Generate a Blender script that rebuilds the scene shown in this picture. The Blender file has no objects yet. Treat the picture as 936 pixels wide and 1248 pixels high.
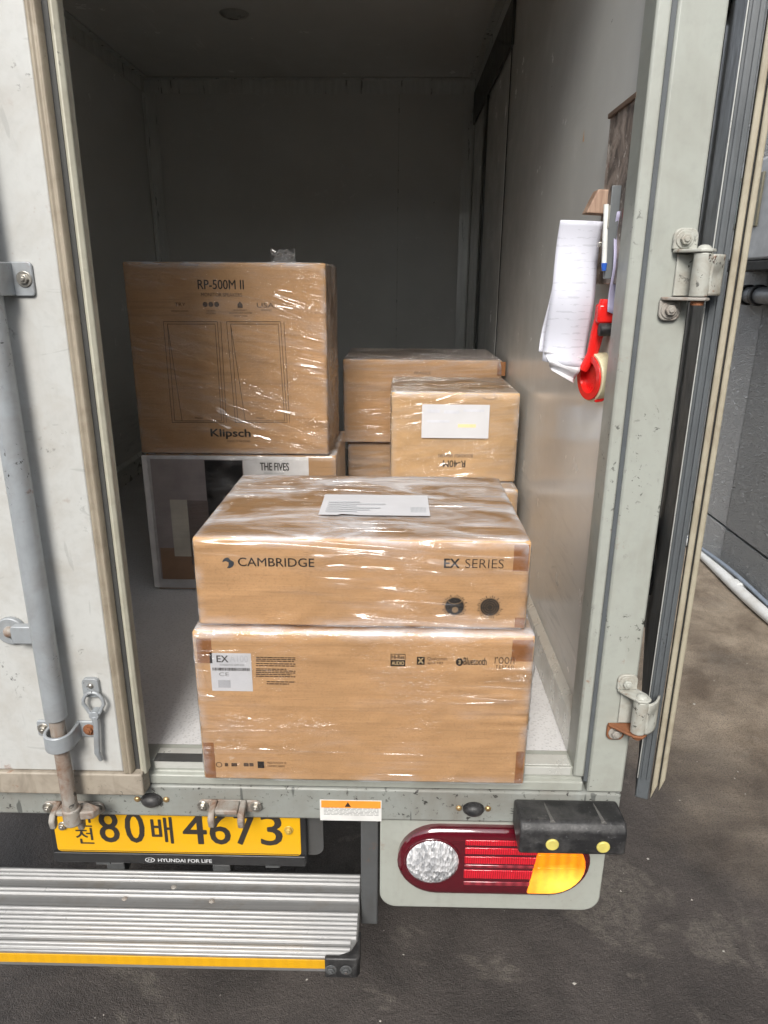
import bpy, bmesh, math, random
import numpy as np
from mathutils import Vector, Matrix, noise
from math import radians as rad, sin, cos, pi

random.seed(7)
S = bpy.context.scene
C = S.collection

# ------------------------------------------------------------------ camera
F_PX, CX, CY, CAM_Z = 855.0, 468.0, 624.0, 1.62
def cam_axes(p, yw, r):
    cp, sp = cos(p), sin(p)
    Ry = np.array([[cos(yw), sin(yw), 0], [-sin(yw), cos(yw), 0], [0, 0, 1]])
    B = np.array([[1, 0, 0], [0, -sp, -cp], [0, cp, -sp]])
    Rr = np.array([[cos(r), -sin(r), 0], [sin(r), cos(r), 0], [0, 0, 1]])
    return Rr @ B @ Ry
AX = cam_axes(rad(18.1), rad(0.92), rad(0.405))       # rows: right, down, forward
cd = bpy.data.cameras.new('camera')
cam = bpy.data.objects.new('camera', cd); C.objects.link(cam)
cd.sensor_fit = 'VERTICAL'; cd.sensor_height = 24.0; cd.lens = F_PX / 1248 * 24.0
cd.clip_start = 0.02; cd.clip_end = 500
mw = Matrix.Identity(4)
for i in range(3):
    mw[i][0] = AX[0][i]; mw[i][1] = -AX[1][i]; mw[i][2] = -AX[2][i]
mw[2][3] = CAM_Z
cam.matrix_world = mw
S.camera = cam

# ------------------------------------------------------------------ sky, sun, exposure
SUN_EL, SUN_AZ = rad(40), rad(8)         # light travels towards +Y, a little towards +X
w = bpy.data.worlds.new('World'); S.world = w; w.use_nodes = True
wn = w.node_tree; wn.nodes.clear()
sky = wn.nodes.new('ShaderNodeTexSky'); sky.sky_type = 'NISHITA'; sky.sun_disc = False
sky.sun_elevation = SUN_EL; sky.sun_rotation = rad(180) + SUN_AZ
sky.air_density = 1.0; sky.dust_density = 1.5; sky.ozone_density = 1.0
hs = wn.nodes.new('ShaderNodeHueSaturation'); hs.inputs['Saturation'].default_value = 0.30
bg = wn.nodes.new('ShaderNodeBackground'); bg.inputs['Strength'].default_value = 0.14
wo = wn.nodes.new('ShaderNodeOutputWorld')
wn.links.new(sky.outputs[0], hs.inputs['Color']); wn.links.new(hs.outputs[0], bg.inputs[0]); wn.links.new(bg.outputs[0], wo.inputs[0])
ld = bpy.data.lights.new('sun', 'SUN'); ld.energy = 2.4; ld.angle = rad(22); ld.color = (1.0, 0.955, 0.89)
sun = bpy.data.objects.new('sun', ld); C.objects.link(sun); sun.location = (-1, -6, 8)
sun.rotation_euler = Vector((sin(SUN_AZ) * cos(SUN_EL), cos(SUN_AZ) * cos(SUN_EL), -sin(SUN_EL))).to_track_quat('-Z', 'Y').to_euler()
S.view_settings.view_transform = 'Standard'; S.view_settings.look = 'None'
S.view_settings.exposure = 0.8; S.view_settings.gamma = 1.0; S.view_settings.use_curve_mapping = False
S.cycles.use_denoising = True; S.cycles.use_adaptive_sampling = True; S.cycles.adaptive_threshold = 0.025; S.cycles.adaptive_min_samples = 16
S.cycles.max_bounces = 8; S.cycles.diffuse_bounces = 4; S.cycles.glossy_bounces = 4
S.cycles.transmission_bounces = 6; S.cycles.transparent_max_bounces = 16
S.cycles.sample_clamp_indirect = 4.0

# ------------------------------------------------------------------ pixel -> place (photo pixels, 936 x 1248)
def ray(x, y): return AX.T @ np.array([x - CX, y - CY, F_PX])
def PY(x, y, Y): d = ray(x, y) * 1.0; d = d * (Y / d[1]); return Vector((d[0], d[1], d[2] + CAM_Z))
def PZ(x, y, Z): d = ray(x, y); d = d * ((Z - CAM_Z) / d[2]); return Vector((d[0], d[1], Z))
def PX(x, y, X): d = ray(x, y); d = d * (X / d[0]); return Vector((X, d[1], d[2] + CAM_Z))

# ------------------------------------------------------------------ material helpers
class G:
    def __init__(s, name):
        s.m = bpy.data.materials.new(name); s.m.use_nodes = True
        s.t = s.m.node_tree; s.t.nodes.clear()
        s.out = s.t.nodes.new('ShaderNodeOutputMaterial')
        s.tc = s.t.nodes.new('ShaderNodeTexCoord')
        s.co = s.tc.outputs['Object']
    def put(s, sock, v):
        if v is None: return
        if isinstance(v, bpy.types.NodeSocket): s.t.links.new(v, sock)
        else:
            if sock.type == 'RGBA' and len(v) == 3: v = (*v, 1)
            sock.default_value = v
    def n(s, typ, ins=None, **kw):
        nd = s.t.nodes.new('ShaderNode' + typ)
        for k, v in kw.items(): setattr(nd, k, v)
        for k, v in (ins or {}).items(): s.put(nd.inputs[k], v)
        return nd
    def map(s, scale=(1, 1, 1), rot=(0, 0, 0), loc=(0, 0, 0), vec=None):
        return s.n('Mapping', {'Vector': vec or s.co, 'Scale': scale, 'Rotation': rot, 'Location': loc}).outputs[0]
    def noise(s, scale, detail=4, rough=.55, dist=0, vec=None):
        return s.n('TexNoise', {'Vector': vec or s.co, 'Scale': scale, 'Detail': min(detail, 4), 'Roughness': rough, 'Distortion': dist}).outputs[0]
    def voro(s, scale, vec=None, feature='F1'):
        return s.n('TexVoronoi', {'Vector': vec or s.co, 'Scale': scale}, feature=feature).outputs['Distance']
    def step(s, f, a, b, lo=0., hi=1.):
        return s.n('MapRange', {'Value': f, 'From Min': a, 'From Max': b, 'To Min': lo, 'To Max': hi}, clamp=True).outputs[0]
    def ma(s, op, a, b=None, c=None):
        nd = s.n('Math', operation=op); s.put(nd.inputs[0], a); s.put(nd.inputs[1], b)
        if c is not None: s.put(nd.inputs[2], c)
        return nd.outputs[0]
    def mix(s, f, a, b):
        nd = s.n('Mix', data_type='RGBA'); s.put(nd.inputs[0], f); s.put(nd.inputs[6], a); s.put(nd.inputs[7], b); return nd.outputs[2]
    def sep(s, vec=None): return s.n('SeparateXYZ', {'Vector': vec or s.co}).outputs
    def bump(s, h, strength=.3, dist=.01, normal=None):
        nd = s.n('Bump', {'Height': h, 'Strength': strength, 'Distance': dist}); s.put(nd.inputs['Normal'], normal); return nd.outputs[0]
    def pr(s, col, rough=.5, metal=0., normal=None, **kw):
        nd = s.n('BsdfPrincipled', {'Base Color': col, 'Roughness': rough, 'Metallic': metal}); s.put(nd.inputs['Normal'], normal)
        for k, v in kw.items(): s.put(nd.inputs[k.replace('_', ' ')], v)
        s.t.links.new(nd.outputs[0], s.out.inputs[0]); return nd
    def end(s, sh): s.t.links.new(sh, s.out.inputs[0]); return s.m
MATS = {}
def simple(name, col, rough=.5, metal=0., var=.12, bump=0., bscale=300, **kw):
    if name in MATS: return MATS[name]
    g = G(name)
    n = g.noise(18, 5)
    c = g.mix(g.step(n, .3, .7), tuple(x * (1 - var) for x in col), tuple(min(1, x * (1 + var)) for x in col))
    nm = g.bump(g.noise(bscale, 3), bump, .002) if bump else None
    r = g.step(g.noise(30, 4), .3, .7, max(.02, rough - .08), min(1, rough + .08))
    g.pr(c, r, metal, nm, **kw); MATS[name] = g.m; return g.m

def painted(name, base, dirt, rough=.4, dirt_amt=.5, chips=.0, rust=.0, low_dirt=None, scr=0., dscale=5.):
    """old vehicle paint: cloudy dirt, small dark chips, scratches, rust specks"""
    g = G(name)
    cl = g.step(g.noise(dscale, 4, .66, .6), .46, .70, 0, dirt_amt)
    st = g.step(g.noise(9, 6, .6, .3, vec=g.map((3, 3, .5))), .55, .8, 0, dirt_amt * .8)
    c = g.mix(cl, base, dirt); c = g.mix(st, c, dirt)
    c = g.mix(g.step(g.noise(70, 4), .5, .75, 0, .25), c, tuple(x * .72 for x in base))
    if low_dirt:
        z = g.sep()[2]
        c = g.mix(g.ma('MULTIPLY', g.step(z, low_dirt[0], low_dirt[1], .8, 0), g.step(g.noise(14, 6), .3, .6)), c, dirt)
    h = 0.
    if chips:
        m = g.ma('MULTIPLY', g.step(g.noise(80, 5, .7, .5), .60, .64), g.step(g.noise(7, 3), .64 - chips * .3, .74 - chips * .25))
        c = g.mix(m, c, (.035, .033, .03)); h = m
    if scr:
        sc_ = g.step(g.noise(30, 2, .5, 1.2, vec=g.map((1, 1, .12), (0, .5, 0))), .70, .72)
        sc2 = g.step(g.noise(26, 2, .5, 2.2, vec=g.map((.2, 1, 1), (0, .3, 0))), .71, .73)
        c = g.mix(g.ma('MULTIPLY', g.ma('ADD', sc_, sc2), scr), c, tuple(x * .35 for x in base))
    if rust:
        m = g.ma('MULTIPLY', g.step(g.noise(40, 6, .7), .6, .7), g.step(g.noise(4, 4), .6 - rust * .2, .75 - rust * .2))
        c = g.mix(m, c, (.21, .075, .025))
    nm = g.bump(g.noise(160, 4), .08, .002)
    nm = g.bump(g.noise(7, 2), .12, .01, nm)
    g.pr(c, g.step(g.noise(22, 5), .3, .7, rough - .08, rough + .14), 0., nm)
    MATS[name] = g.m; return g.m

# paints and metals
M_door = painted('white_door_paint', (.47, .475, .46), (.32, .285, .24), .42, .34, .22, .35, scr=.22, dscale=11)
M_grey = painted('grey_green_paint', (.345, .36, .325), (.21, .195, .16), .38, .35, .40, .30, scr=.0)
M_bar = painted('worn_bar_paint', (.255, .268, .25), (.15, .13, .105), .42, .5, 1.15, .35, scr=.9)
M_rail = painted('grimy_rail_paint', (.33, .29, .235), (.13, .105, .08), .6, .8, .5, .45, dscale=11)
M_alu = painted('aluminium_trim', (.66, .67, .63), (.38, .35, .31), .30, .3, .05, 0)
M_alu.node_tree.nodes['Principled BSDF'].inputs['Metallic'].default_value = .35
M_hinge = painted('hinge_paint', (.40, .405, .365), (.22, .17, .12), .36, .5, .7, .95, dscale=24)
M_rusty = painted('rusted_steel', (.22, .085, .035), (.09, .04, .022), .75, .8, .1, .2, dscale=30)
M_rustmix = painted('rust_stained_steel', (.30, .28, .25), (.17, .085, .045), .55, .9, .5, .6, dscale=26)
M_rod = painted('galvanised_rod', (.34, .365, .385), (.22, .205, .185), .40, .4, .45, .4, dscale=14)
M_rod.node_tree.nodes['Principled BSDF'].inputs['Metallic'].default_value = .25
M_steel = painted('dark_chassis_steel', (.075, .078, .08), (.05, .045, .04), .6, .6, .1, .1)
M_under = simple('underbody_black', (.018, .018, .018), .8)
M_tan = painted('tan_rubber_gasket', (.325, .28, .215), (.17, .135, .095), .62, .6, .1, .0, dscale=16)
M_cream = painted('cream_seal_lip', (.47, .455, .37), (.26, .225, .165), .5, .5, .05, .0, dscale=16)
M_darkgap = simple('dark_rubber', (.05, .05, .048), .7, bump=.2)
M_leaf = painted('shaded_grey_edge', (.095, .105, .112), (.06, .064, .068), .38, .4, .05, .0)  # edge grey with the shade beside the truck put into its tone
M_bolt = simple('zinc_bolt', (.42, .40, .36), .35, .8)
M_rubber = None

def mk_rubber():
    g = G('scuffed_black_rubber')
    s = g.step(g.noise(22, 7, .65), .45, .72, 0, .8)
    c = g.mix(s, (.014, .014, .015), (.075, .073, .072))
    c = g.mix(g.step(g.noise(160, 3), .62, .7, 0, .5), c, (.10, .10, .10))
    g.pr(c, g.step(g.noise(30, 4), .3, .7, .38, .62), 0, g.bump(g.noise(240, 4), .25, .002)); return g.m
M_rubber = mk_rubber()

def mk_panel():
    """interior composite panel: glossy, scuffed, grey"""
    g = G('interior_panel')
    c = g.mix(g.step(g.noise(3, 5, .6, vec=g.map((1, .3, 1))), .3, .7), (.70, .705, .675), (.78, .785, .75))
    sc1 = g.step(g.noise(34, 3, .6, 1.0, vec=g.map((1, .06, 1))), .62, .68)
    reg = g.step(g.noise(3.2, 3), .5, .62)
    c = g.mix(g.ma('MULTIPLY', g.ma('MULTIPLY', sc1, reg), .6), c, (.88, .88, .85))
    ch = g.ma('MULTIPLY', g.step(g.noise(48, 4, .7, vec=g.map((1, .3, 1))), .72, .75), g.step(g.noise(4, 3), .45, .6))
    c = g.mix(ch, c, (.04, .04, .038))
    z = g.sep()[2]
    lo = g.step(z, .78, 1.25, 1, 0)
    vs = g.step(g.noise(40, 5, .7, .6, vec=g.map((1, .12, 1))), .54, .72)
    c = g.mix(g.ma('MULTIPLY', g.ma('MULTIPLY', lo, vs), .55), c, (.30, .32, .34))
    ro = g.step(g.noise(9, 6, .65), .3, .7, .13, .28)
    nm = g.bump(g.noise(2.5, 2), .10, .02)
    nm = g.bump(g.noise(420, 2, vec=g.map((1, 1, .2))), .06, .001, nm)
    g.pr(c, ro, 0, nm); return g.m
M_panel = mk_panel()

def mk_floor():
    g = G('anti_slip_floor')
    a = g.map((1, 1, 1), (0, 0, rad(45)))
    v = g.voro(150, a)
    dots = g.step(v, .30, .42, 1, 0)
    c = g.mix(g.step(g.noise(5, 6), .3, .7), (.62, .62, .625), (.72, .72, .725))
    c = g.mix(g.ma('MULTIPLY', dots, .42), c, (.46, .46, .46))
    g.pr(c, .42, .1, g.bump(dots, .4, .001)); return g.m
M_floor = mk_floor()

def mk_ground():
    g = G('stained_asphalt')
    big = g.noise(.55, 6, .6, .6)
    mid = g.noise(3.2, 8, .68, .3)
    fine = g.noise(55, 5, .65)
    c = g.mix(g.step(mid, .35, .68), (.040, .034, .031), (.088, .075, .068))
    sx = g.sep()
    # paler, dusty strip by the wall, worn bare
    d = g.ma('ADD', g.ma('MULTIPLY', sx[0], .9), g.ma('MULTIPLY', sx[1], .55))
    d = g.ma('ADD', d, g.ma('MULTIPLY', g.ma('SUBTRACT', g.noise(1.3, 6, .65, .5), .5), 2.2))
    dust = g.step(d, 1.75, 3.0)
    dusty = g.mix(g.step(mid, .35, .65), (.16, .12, .085), (.40, .33, .25))
    c = g.mix(dust, c, dusty)
    # worn pale patches
    pt = g.ma('MULTIPLY', g.step(g.noise(2.1, 4, .75, .6), .565, .60), g.step(g.noise(40, 5, .7), .36, .55))
    c = g.mix(g.ma('MULTIPLY', pt, .28), c, (.24, .215, .18))
    c = g.mix(g.step(g.noise(170, 4, .75), .48, .60, 0, .5), c, (.018, .016, .015))
    c = g.mix(g.step(g.noise(230, 3, .7), .56, .64, 0, .30), c, (.15, .13, .12))
    spk = g.step(g.noise(150, 3, .6), .68, .74)
    c = g.mix(g.ma('MULTIPLY', spk, .6), c, (.25, .24, .22))
    wet = g.step(big, .35, .6, .30, .75)
    h = g.ma('ADD', g.ma('MULTIPLY', fine, .6), g.ma('MULTIPLY', g.noise(260, 3), .4))
    g.pr(c, g.ma('ADD', wet, g.ma('MULTIPLY', fine, .18)), 0, g.bump(h, .8, .008)); return g.m
M_ground = mk_ground()

def mk_stucco(name, base):
    g = G(name)
    h = g.noise(24, 5, .62, 1.4, vec=g.map((1, 1, 1.7)))
    r = g.ma('ABSOLUTE', g.ma('SUBTRACT', h, .5))
    c = g.mix(g.step(g.noise(1.2, 5), .3, .7), tuple(x * .88 for x in base), base)
    c = g.mix(g.step(g.noise(5, 6, .6, vec=g.map((3, 3, .5))), .55, .8, 0, .35), c, tuple(x * .6 for x in base))
    g.pr(c, .5, 0, g.bump(g.step(r, 0, .16), 1., .06)); return g.m
M_stucco = mk_stucco('grey_stucco', (.80, .81, .815)); M_stucco2 = mk_stucco('darker_grey_stucco', (.50, .51, .515))

def mk_card(name, a=(.50, .303, .150), b=(.57, .35, .178), lines=1.0):
    g = G(name)
    fl = g.noise(9, 5, .6, .3, vec=g.map((.8, 1.2, 26), (0, rad(2.0), 0)))
    fl2 = g.noise(7, 4, .6, vec=g.map((1.2, 1.2, 1.2)))
    c = g.mix(g.step(fl2, .3, .7), a, b)
    c = g.mix(g.ma('MULTIPLY', g.step(fl, .52, .72), .24 * lines), c, tuple(x * .62 for x in a))
    c = g.mix(g.step(g.noise(30, 3, .6, vec=g.map((.12, .3, 3.2))), .58, .66, 0, .3), c, tuple(x * .7 for x in a))
    c = g.mix(g.step(g.noise(330, 3), .52, .72, 0, .34), c, tuple(x * .6 for x in a))
    c = g.mix(g.step(g.noise(3.2, 4), .6, .8, 0, .25), c, tuple(min(1, x * 1.2) for x in b))
    nm = g.bump(g.noise(3.5, 3), .45, .016); nm = g.bump(fl, .15, .003, nm)
    g.pr(c, .72, 0, nm); return g.m
M_card = mk_card('kraft_cardboard'); M_card2 = mk_card('pale_kraft_cardboard', (.57, .37, .185), (.63, .415, .215), .5)
M_card3 = mk_card('brown_kraft_cardboard', (.42, .26, .135), (.47, .295, .155), .5)

def mk_wrap(name, tilt=5, haze=.25, fine=1.0, crumple=.3, seed=0., top_haze=.5, rough=.12, cover=0.):
    """clear stretch film: transparent with glossy wrinkles and milky overlaps"""
    g = G(name)
    loc = (seed, seed * 1.7, seed * .6)
    def ridge(scale, t, detail, dist, sx=.09):
        v = g.map((sx, 1., 1.), (0, 0, 0), loc, vec=g.map((1, 1, 1), (0, rad(t), 0)))
        n = g.noise(scale, detail, .55, dist, vec=v)
        return g.ma('POWER', g.ma('SUBTRACT', 1., g.ma('MULTIPLY', g.ma('ABSOLUTE', g.ma('SUBTRACT', n, .5)), 2.)), 7.)
    r1 = ridge(17, tilt, 1, .5, .10); r2 = ridge(40, tilt * .5, 1, .4, .07)
    cr = g.noise(42, 3, .6, 1.6, vec=g.map((1, 1, 1), loc=loc))
    cr = g.ma('POWER', g.ma('SUBTRACT', 1., g.ma('MULTIPLY', g.ma('ABSOLUTE', g.ma('SUBTRACT', cr, .5)), 2.)), 6.)
    reg = g.step(g.noise(5.0, 3, .6, .4, vec=g.map((.5, 1, 1), loc=loc)), .455 - cover, .60 - cover)
    reg2 = g.step(g.noise(6.5, 2, .6, .4, vec=g.map((1, 1, 1), loc=(seed + 9, 2, 1))), .48 - cover, .62 - cover)
    h = g.ma('ADD', g.ma('MULTIPLY', r1, 1.), g.ma('MULTIPLY', r2, .45 * fine))
    h = g.ma('MULTIPLY', h, g.ma('ADD', .05, reg))
    h = g.ma('ADD', h, g.ma('MULTIPLY', g.ma('MULTIPLY', cr, reg2), crumple * 1.6))
    nm = g.bump(h, 1.0, .0085)
    gl = g.n('BsdfGlossy', {'Color': (1, 1, 1), 'Roughness': rough, 'Normal': nm}).outputs[0]
    fr = g.n('Fresnel', {'IOR': 1.5}).outputs[0]
    tr = g.n('BsdfTransparent', {'Color': (.99, .99, .99)}).outputs[0]
    df = g.n('BsdfDiffuse', {'Color': (.80, .82, .86)}).outputs[0]
    # milky film where layers overlap: along the gathered ridges and on the folded top
    nz = g.sep(g.n('NewGeometry').outputs['Normal'])[2]
    up = g.step(nz, .35, .9, 0, top_haze)
    milk = g.ma('ADD', g.ma('MULTIPLY', g.ma('MULTIPLY', r2, reg), haze), g.ma('MULTIPLY', up, g.step(g.noise(11, 6, .65, .8, vec=g.map((.45, 1, 1), loc=loc)), .42, .70)))
    ed = g.n('Attribute', attribute_name='edge').outputs['Fac']
    milk = g.ma('ADD', milk, g.ma('MULTIPLY', g.ma('MULTIPLY', ed, g.step(g.noise(26, 4, .6, vec=g.map((.35, 1, 1), loc=loc)), .40, .68)), .55))
    milk = g.ma('MINIMUM', milk, .7)
    a = g.n('MixShader', {0: milk, 1: tr, 2: df}).outputs[0]
    fac = g.ma('MINIMUM', g.ma('MULTIPLY_ADD', g.ma('MULTIPLY', r1, reg), .05, fr), .6)
    return g.end(g.n('MixShader', {0: fac, 1: a, 2: gl}).outputs[0])

M_ink = simple('black_print', (.030, .024, .020), .6)
M_ink2 = simple('brown_print', (.10, .062, .038), .7)
M_white = simple('white_paper', (.60, .60, .62), .6, var=.03)
M_tapebrown = simple('brown_packing_tape', (.30, .135, .055), .28, var=.1)
M_card_edge = simple('tan_print', (.50, .36, .19), .7)

# ------------------------------------------------------------------ mesh helpers
class MB:
    def __init__(s): s.v = []; s.f = []
    def add(s, vs, fs):
        b = len(s.v); s.v += [tuple(v) for v in vs]; s.f += [tuple(i + b for i in f) for f in fs]; return s
    def box(s, x0, x1, y0, y1, z0, z1):
        x0, x1 = sorted((x0, x1)); y0, y1 = sorted((y0, y1)); z0, z1 = sorted((z0, z1))
        vs = [(x, y, z) for z in (z0, z1) for y in (y0, y1) for x in (x0, x1)]
        return s.add(vs, [(0, 2, 3, 1), (4, 5, 7, 6), (0, 1, 5, 4), (2, 6, 7, 3), (0, 4, 6, 2), (1, 3, 7, 5)])
    def prism(s, poly, axis, a, b):
        """poly: 2-D points; axis 'x': (y,z), 'y': (x,z), 'z': (x,y)"""
        def P(p, t): return {'x': (t, p[0], p[1]), 'y': (p[0], t, p[1]), 'z': (p[0], p[1], t)}[axis]
        n = len(poly); vs = [P(p, a) for p in poly] + [P(p, b) for p in poly]
        fs = [tuple(range(n))[::-1], tuple(range(n, 2 * n))] + [(i, (i + 1) % n, n + (i + 1) % n, n + i) for i in range(n)]
        return s.add(vs, fs)
    def tube(s, path, r, n=14, caps=True):
        path = [Vector(p) for p in path]; rs = r if isinstance(r, (list, tuple)) else [r] * len(path)
        vs = []; ref = None
        for i, p in enumerate(path):
            t = (path[min(i + 1, len(path) - 1)] - path[max(i - 1, 0)])
            if t.length < 1e-9: t = Vector((0, 0, 1))
            t.normalize()
            if ref is None: ref = Vector((1, 0, 0)) if abs(t.x) < .9 else Vector((0, 1, 0))
            u = (ref - t * ref.dot(t)).normalized(); ref = u; v = t.cross(u)
            vs += [p + u * rs[i] * cos(2 * pi * k / n) + v * rs[i] * sin(2 * pi * k / n) for k in range(n)]
        fs = []
        for i in range(len(path) - 1):
            for k in range(n):
                a = i * n + k; b = i * n + (k + 1) % n; fs.append((a, b, b + n, a + n))
        if caps: fs += [tuple(range(n))[::-1], tuple(range((len(path) - 1) * n, len(path) * n))]
        return s.add(vs, fs)
    def cyl(s, a, b, r, n=20): return s.tube([a, b], r, n)
    def dome(s, c, axis, r, h, n=20, m=5, inner=0.):
        """spherical cap on a disc, axis = outward direction"""
        c = Vector(c); ax = Vector(axis).normalized(); q = ax.to_track_quat('Z', 'Y')
        path = []; vs = []
        for j in range(m + 1):
            t = j / m * pi / 2; rr = r * cos(t); zz = h * sin(t)
            for k in range(n): vs.append(c + q @ Vector((rr * cos(2 * pi * k / n), rr * sin(2 * pi * k / n), zz)))
        fs = [(j * n + k, j * n + (k + 1) % n, (j + 1) * n + (k + 1) % n, (j + 1) * n + k) for j in range(m) for k in range(n)]
        fs.append(tuple(range(n))[::-1])
        return s.add(vs, fs)
    def grid(s, fn, nu, nv, thick=None):
        """fn(u,v) -> point"""
        vs = [fn(i / nu, j / nv) for j in range(nv + 1) for i in range(nu + 1)]
        fs = [(j * (nu + 1) + i, j * (nu + 1) + i + 1, (j + 1) * (nu + 1) + i + 1, (j + 1) * (nu + 1) + i) for j in range(nv) for i in range(nu)]
        return s.add(vs, fs)
    def hexbolt(s, c, axis=(0, -1, 0), r=.008, h=.006, washer=1.6):
        c = Vector(c); ax = Vector(axis).normalized()
        s.tube([c, c + ax * .002], r * washer, 18); s.tube([c + ax * .002, c + ax * (.002 + h)], r, 6)
        return s.tube([c + ax * (.002 + h), c + ax * (.0045 + h)], r * .5, 10)

OFF = {}
def link(o, parent=None):
    C.objects.link(o)
    if parent is not None: o.parent = parent; OFF[o.name] = OFF[parent.name]
    else: OFF[o.name] = Vector((0, 0, 0))
    return o
def obj(name, mb, mat, parent=None, smooth=False, bevel=0., seg=2, solid=0.):
    me = bpy.data.meshes.new(name)
    off = OFF[parent.name] if parent is not None else Vector((0, 0, 0))
    me.from_pydata([tuple(Vector(v) - off) for v in mb.v], [], mb.f)
    bm = bmesh.new(); bm.from_mesh(me); bmesh.ops.recalc_face_normals(bm, faces=bm.faces); bm.to_mesh(me); bm.free()
    for m in (mat if isinstance(mat, (list, tuple)) else [mat]): me.materials.append(m)
    o = bpy.data.objects.new(name, me); link(o, parent)
    if solid:
        md = o.modifiers.new('thickness', 'SOLIDIFY'); md.thickness = solid; md.offset = 0
    if bevel:
        md = o.modifiers.new('bevel', 'BEVEL'); md.width = bevel; md.segments = seg; md.limit_method = 'ANGLE'; md.angle_limit = rad(40)
    if smooth or bevel:
        for p in me.polygons: p.use_smooth = True
        try: me.set_sharp_from_angle(angle=rad(38))
        except Exception: pass
    return o
def tag(o, label=None, cat=None, group=None, kind=None):
    for k, v in (('label', label), ('category', cat), ('group', group), ('kind', kind)):
        if v: o[k] = v
    return o
def thing(name, loc, label, cat, group=None):
    o = bpy.data.objects.new(name, None); C.objects.link(o); o.location = loc; o.empty_display_size = .1
    OFF[o.name] = Vector(loc); tag(o, label, cat, group); return o
def rrect(x0, x1, z0, z1, r, n=6, corners=(1, 1, 1, 1)):
    """rounded rectangle, corners: bl br tr tl"""
    pts = []
    for k, (cx, cz, a0) in enumerate(((x0 + r, z0 + r, pi), (x1 - r, z0 + r, 1.5 * pi), (x1 - r, z1 - r, 0), (x0 + r, z1 - r, .5 * pi))):
        if corners[k]: pts += [(cx + r * cos(a0 + pi / 2 * i / n), cz + r * sin(a0 + pi / 2 * i / n)) for i in range(n + 1)]
        else: pts.append([(x0, z0), (x1, z0), (x1, z1), (x0, z1)][k])
    return pts
def disc(x, z, r, n=28, a=None, ex=1.): a = a or r; return [(x + r * cos(2 * pi * k / n) * ex, z + a * sin(2 * pi * k / n)) for k in range(n)]

def text_mesh(s, bold=0.):
    cu = bpy.data.curves.new('txt', 'FONT'); cu.body = s; cu.size = 1; cu.resolution_u = 3; cu.offset = bold
    to = bpy.data.objects.new('txt', cu); C.objects.link(to)
    dg = bpy.context.evaluated_depsgraph_get()
    me = bpy.data.meshes.new_from_object(to.evaluated_get(dg))
    vs = [tuple(v.co) for v in me.vertices]; fs = [tuple(p.vertices) for p in me.polygons]
    bpy.data.objects.remove(to); bpy.data.curves.remove(cu); bpy.data.meshes.remove(me)
    return vs, fs
def fit_text(s, p0, p1, place, mat, parent, bold=0., flip=False, name='lettering', mb=None):
    """fit text into the 2-D box p0..p1; place(u,v) -> point"""
    dup = bold > 0
    vs, fs = text_mesh(s, 0. if dup else bold)
    xs = [v[0] for v in vs]; ys = [v[1] for v in vs]
    x0, x1, y0, y1 = min(xs), max(xs), min(ys), max(ys)
    outs = []
    wd = bold * .9 * (p1[1] - p0[1]) / max(y1 - y0, 1e-6)
    for k, (ox, oy) in enumerate(((0, 0), (wd, 0), (-wd, 0), (0, wd * .6), (0, -wd * .6)) if dup else ((0, 0),)):
        out = []
        for v in vs:
            u = (v[0] - x0) / (x1 - x0); t = (v[1] - y0) / (y1 - y0)
            if flip: u, t = 1 - u, 1 - t
            q = Vector(place(p0[0] + u * (p1[0] - p0[0]) + ox, p0[1] + t * (p1[1] - p0[1]) + oy)); q.y -= .00004 * k
            out.append(q)
        outs.append(out)
    own = mb is None
    mb = mb or MB()
    for out in outs: mb.add(out, fs)
    return obj(name, mb, mat, parent) if own else mb
def pxbox(x0, y0, x1, y1, Y):
    """world x,z box of a photo-pixel box on the plane Y"""
    xm, ym = (x0 + x1) / 2, (y0 + y1) / 2
    return (PY(x0, ym, Y).x, PY(xm, y1, Y).z), (PY(x1, ym, Y).x, PY(xm, y0, Y).z)
def text_px(s, x0, y0, x1, y1, Y, mat, parent, bold=0., flip=False, name='lettering'):
    a, b = pxbox(x0, y0, x1, y1, Y)
    return fit_text(s, a, b, lambda u, v: (u, Y, v), mat, parent, bold, flip, name)
def rect_px(name, x0, y0, x1, y1, Y, mat, parent, t=.0006, lim=None):
    a, b = pxbox(x0, y0, x1, y1, Y)
    if lim: a = (max(a[0], lim[0]), max(a[1], lim[2])); b = (min(b[0], lim[1]), min(b[1], lim[3]))
    return obj(name, MB().box(a[0], b[0], Y - t, Y, a[1], b[1]), mat, parent)

# ================================================================== the setting
gm = MB()
gm.grid(lambda u, v: (-100 + 200 * u, -100 + 200 * v, 0), 40, 40)
ground = obj('ground', gm, M_ground); tag(ground, kind='structure')

# ---- building wall on the right
WX = 1.95
bw = thing('building_wall', (WX, 3.5, 0), 'grey stucco building wall with a horizontal joint beside the truck', 'wall')
ZG = .262
obj('backing', MB().box(WX + .02, WX + .25, -3, 16, 0, 4.2), simple('joint_dark', (.06, .06, .06), .8), bw)
ysp = 3.93
pan = [(-2.9, .4, 0), (.41, ysp - .004, 1), (ysp + .004, 7.9, 0), (7.91, 12, 1)]
for y0, y1, k in pan:
    for z0, z1 in ((.0, ZG - .006), (ZG + .006, 4.15)):
        obj('panel', MB().box(WX - (.004 if k else 0), WX + .02, y0, y1, z0 + .002, z1), M_stucco2 if k else M_stucco, bw, bevel=.004)

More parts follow.
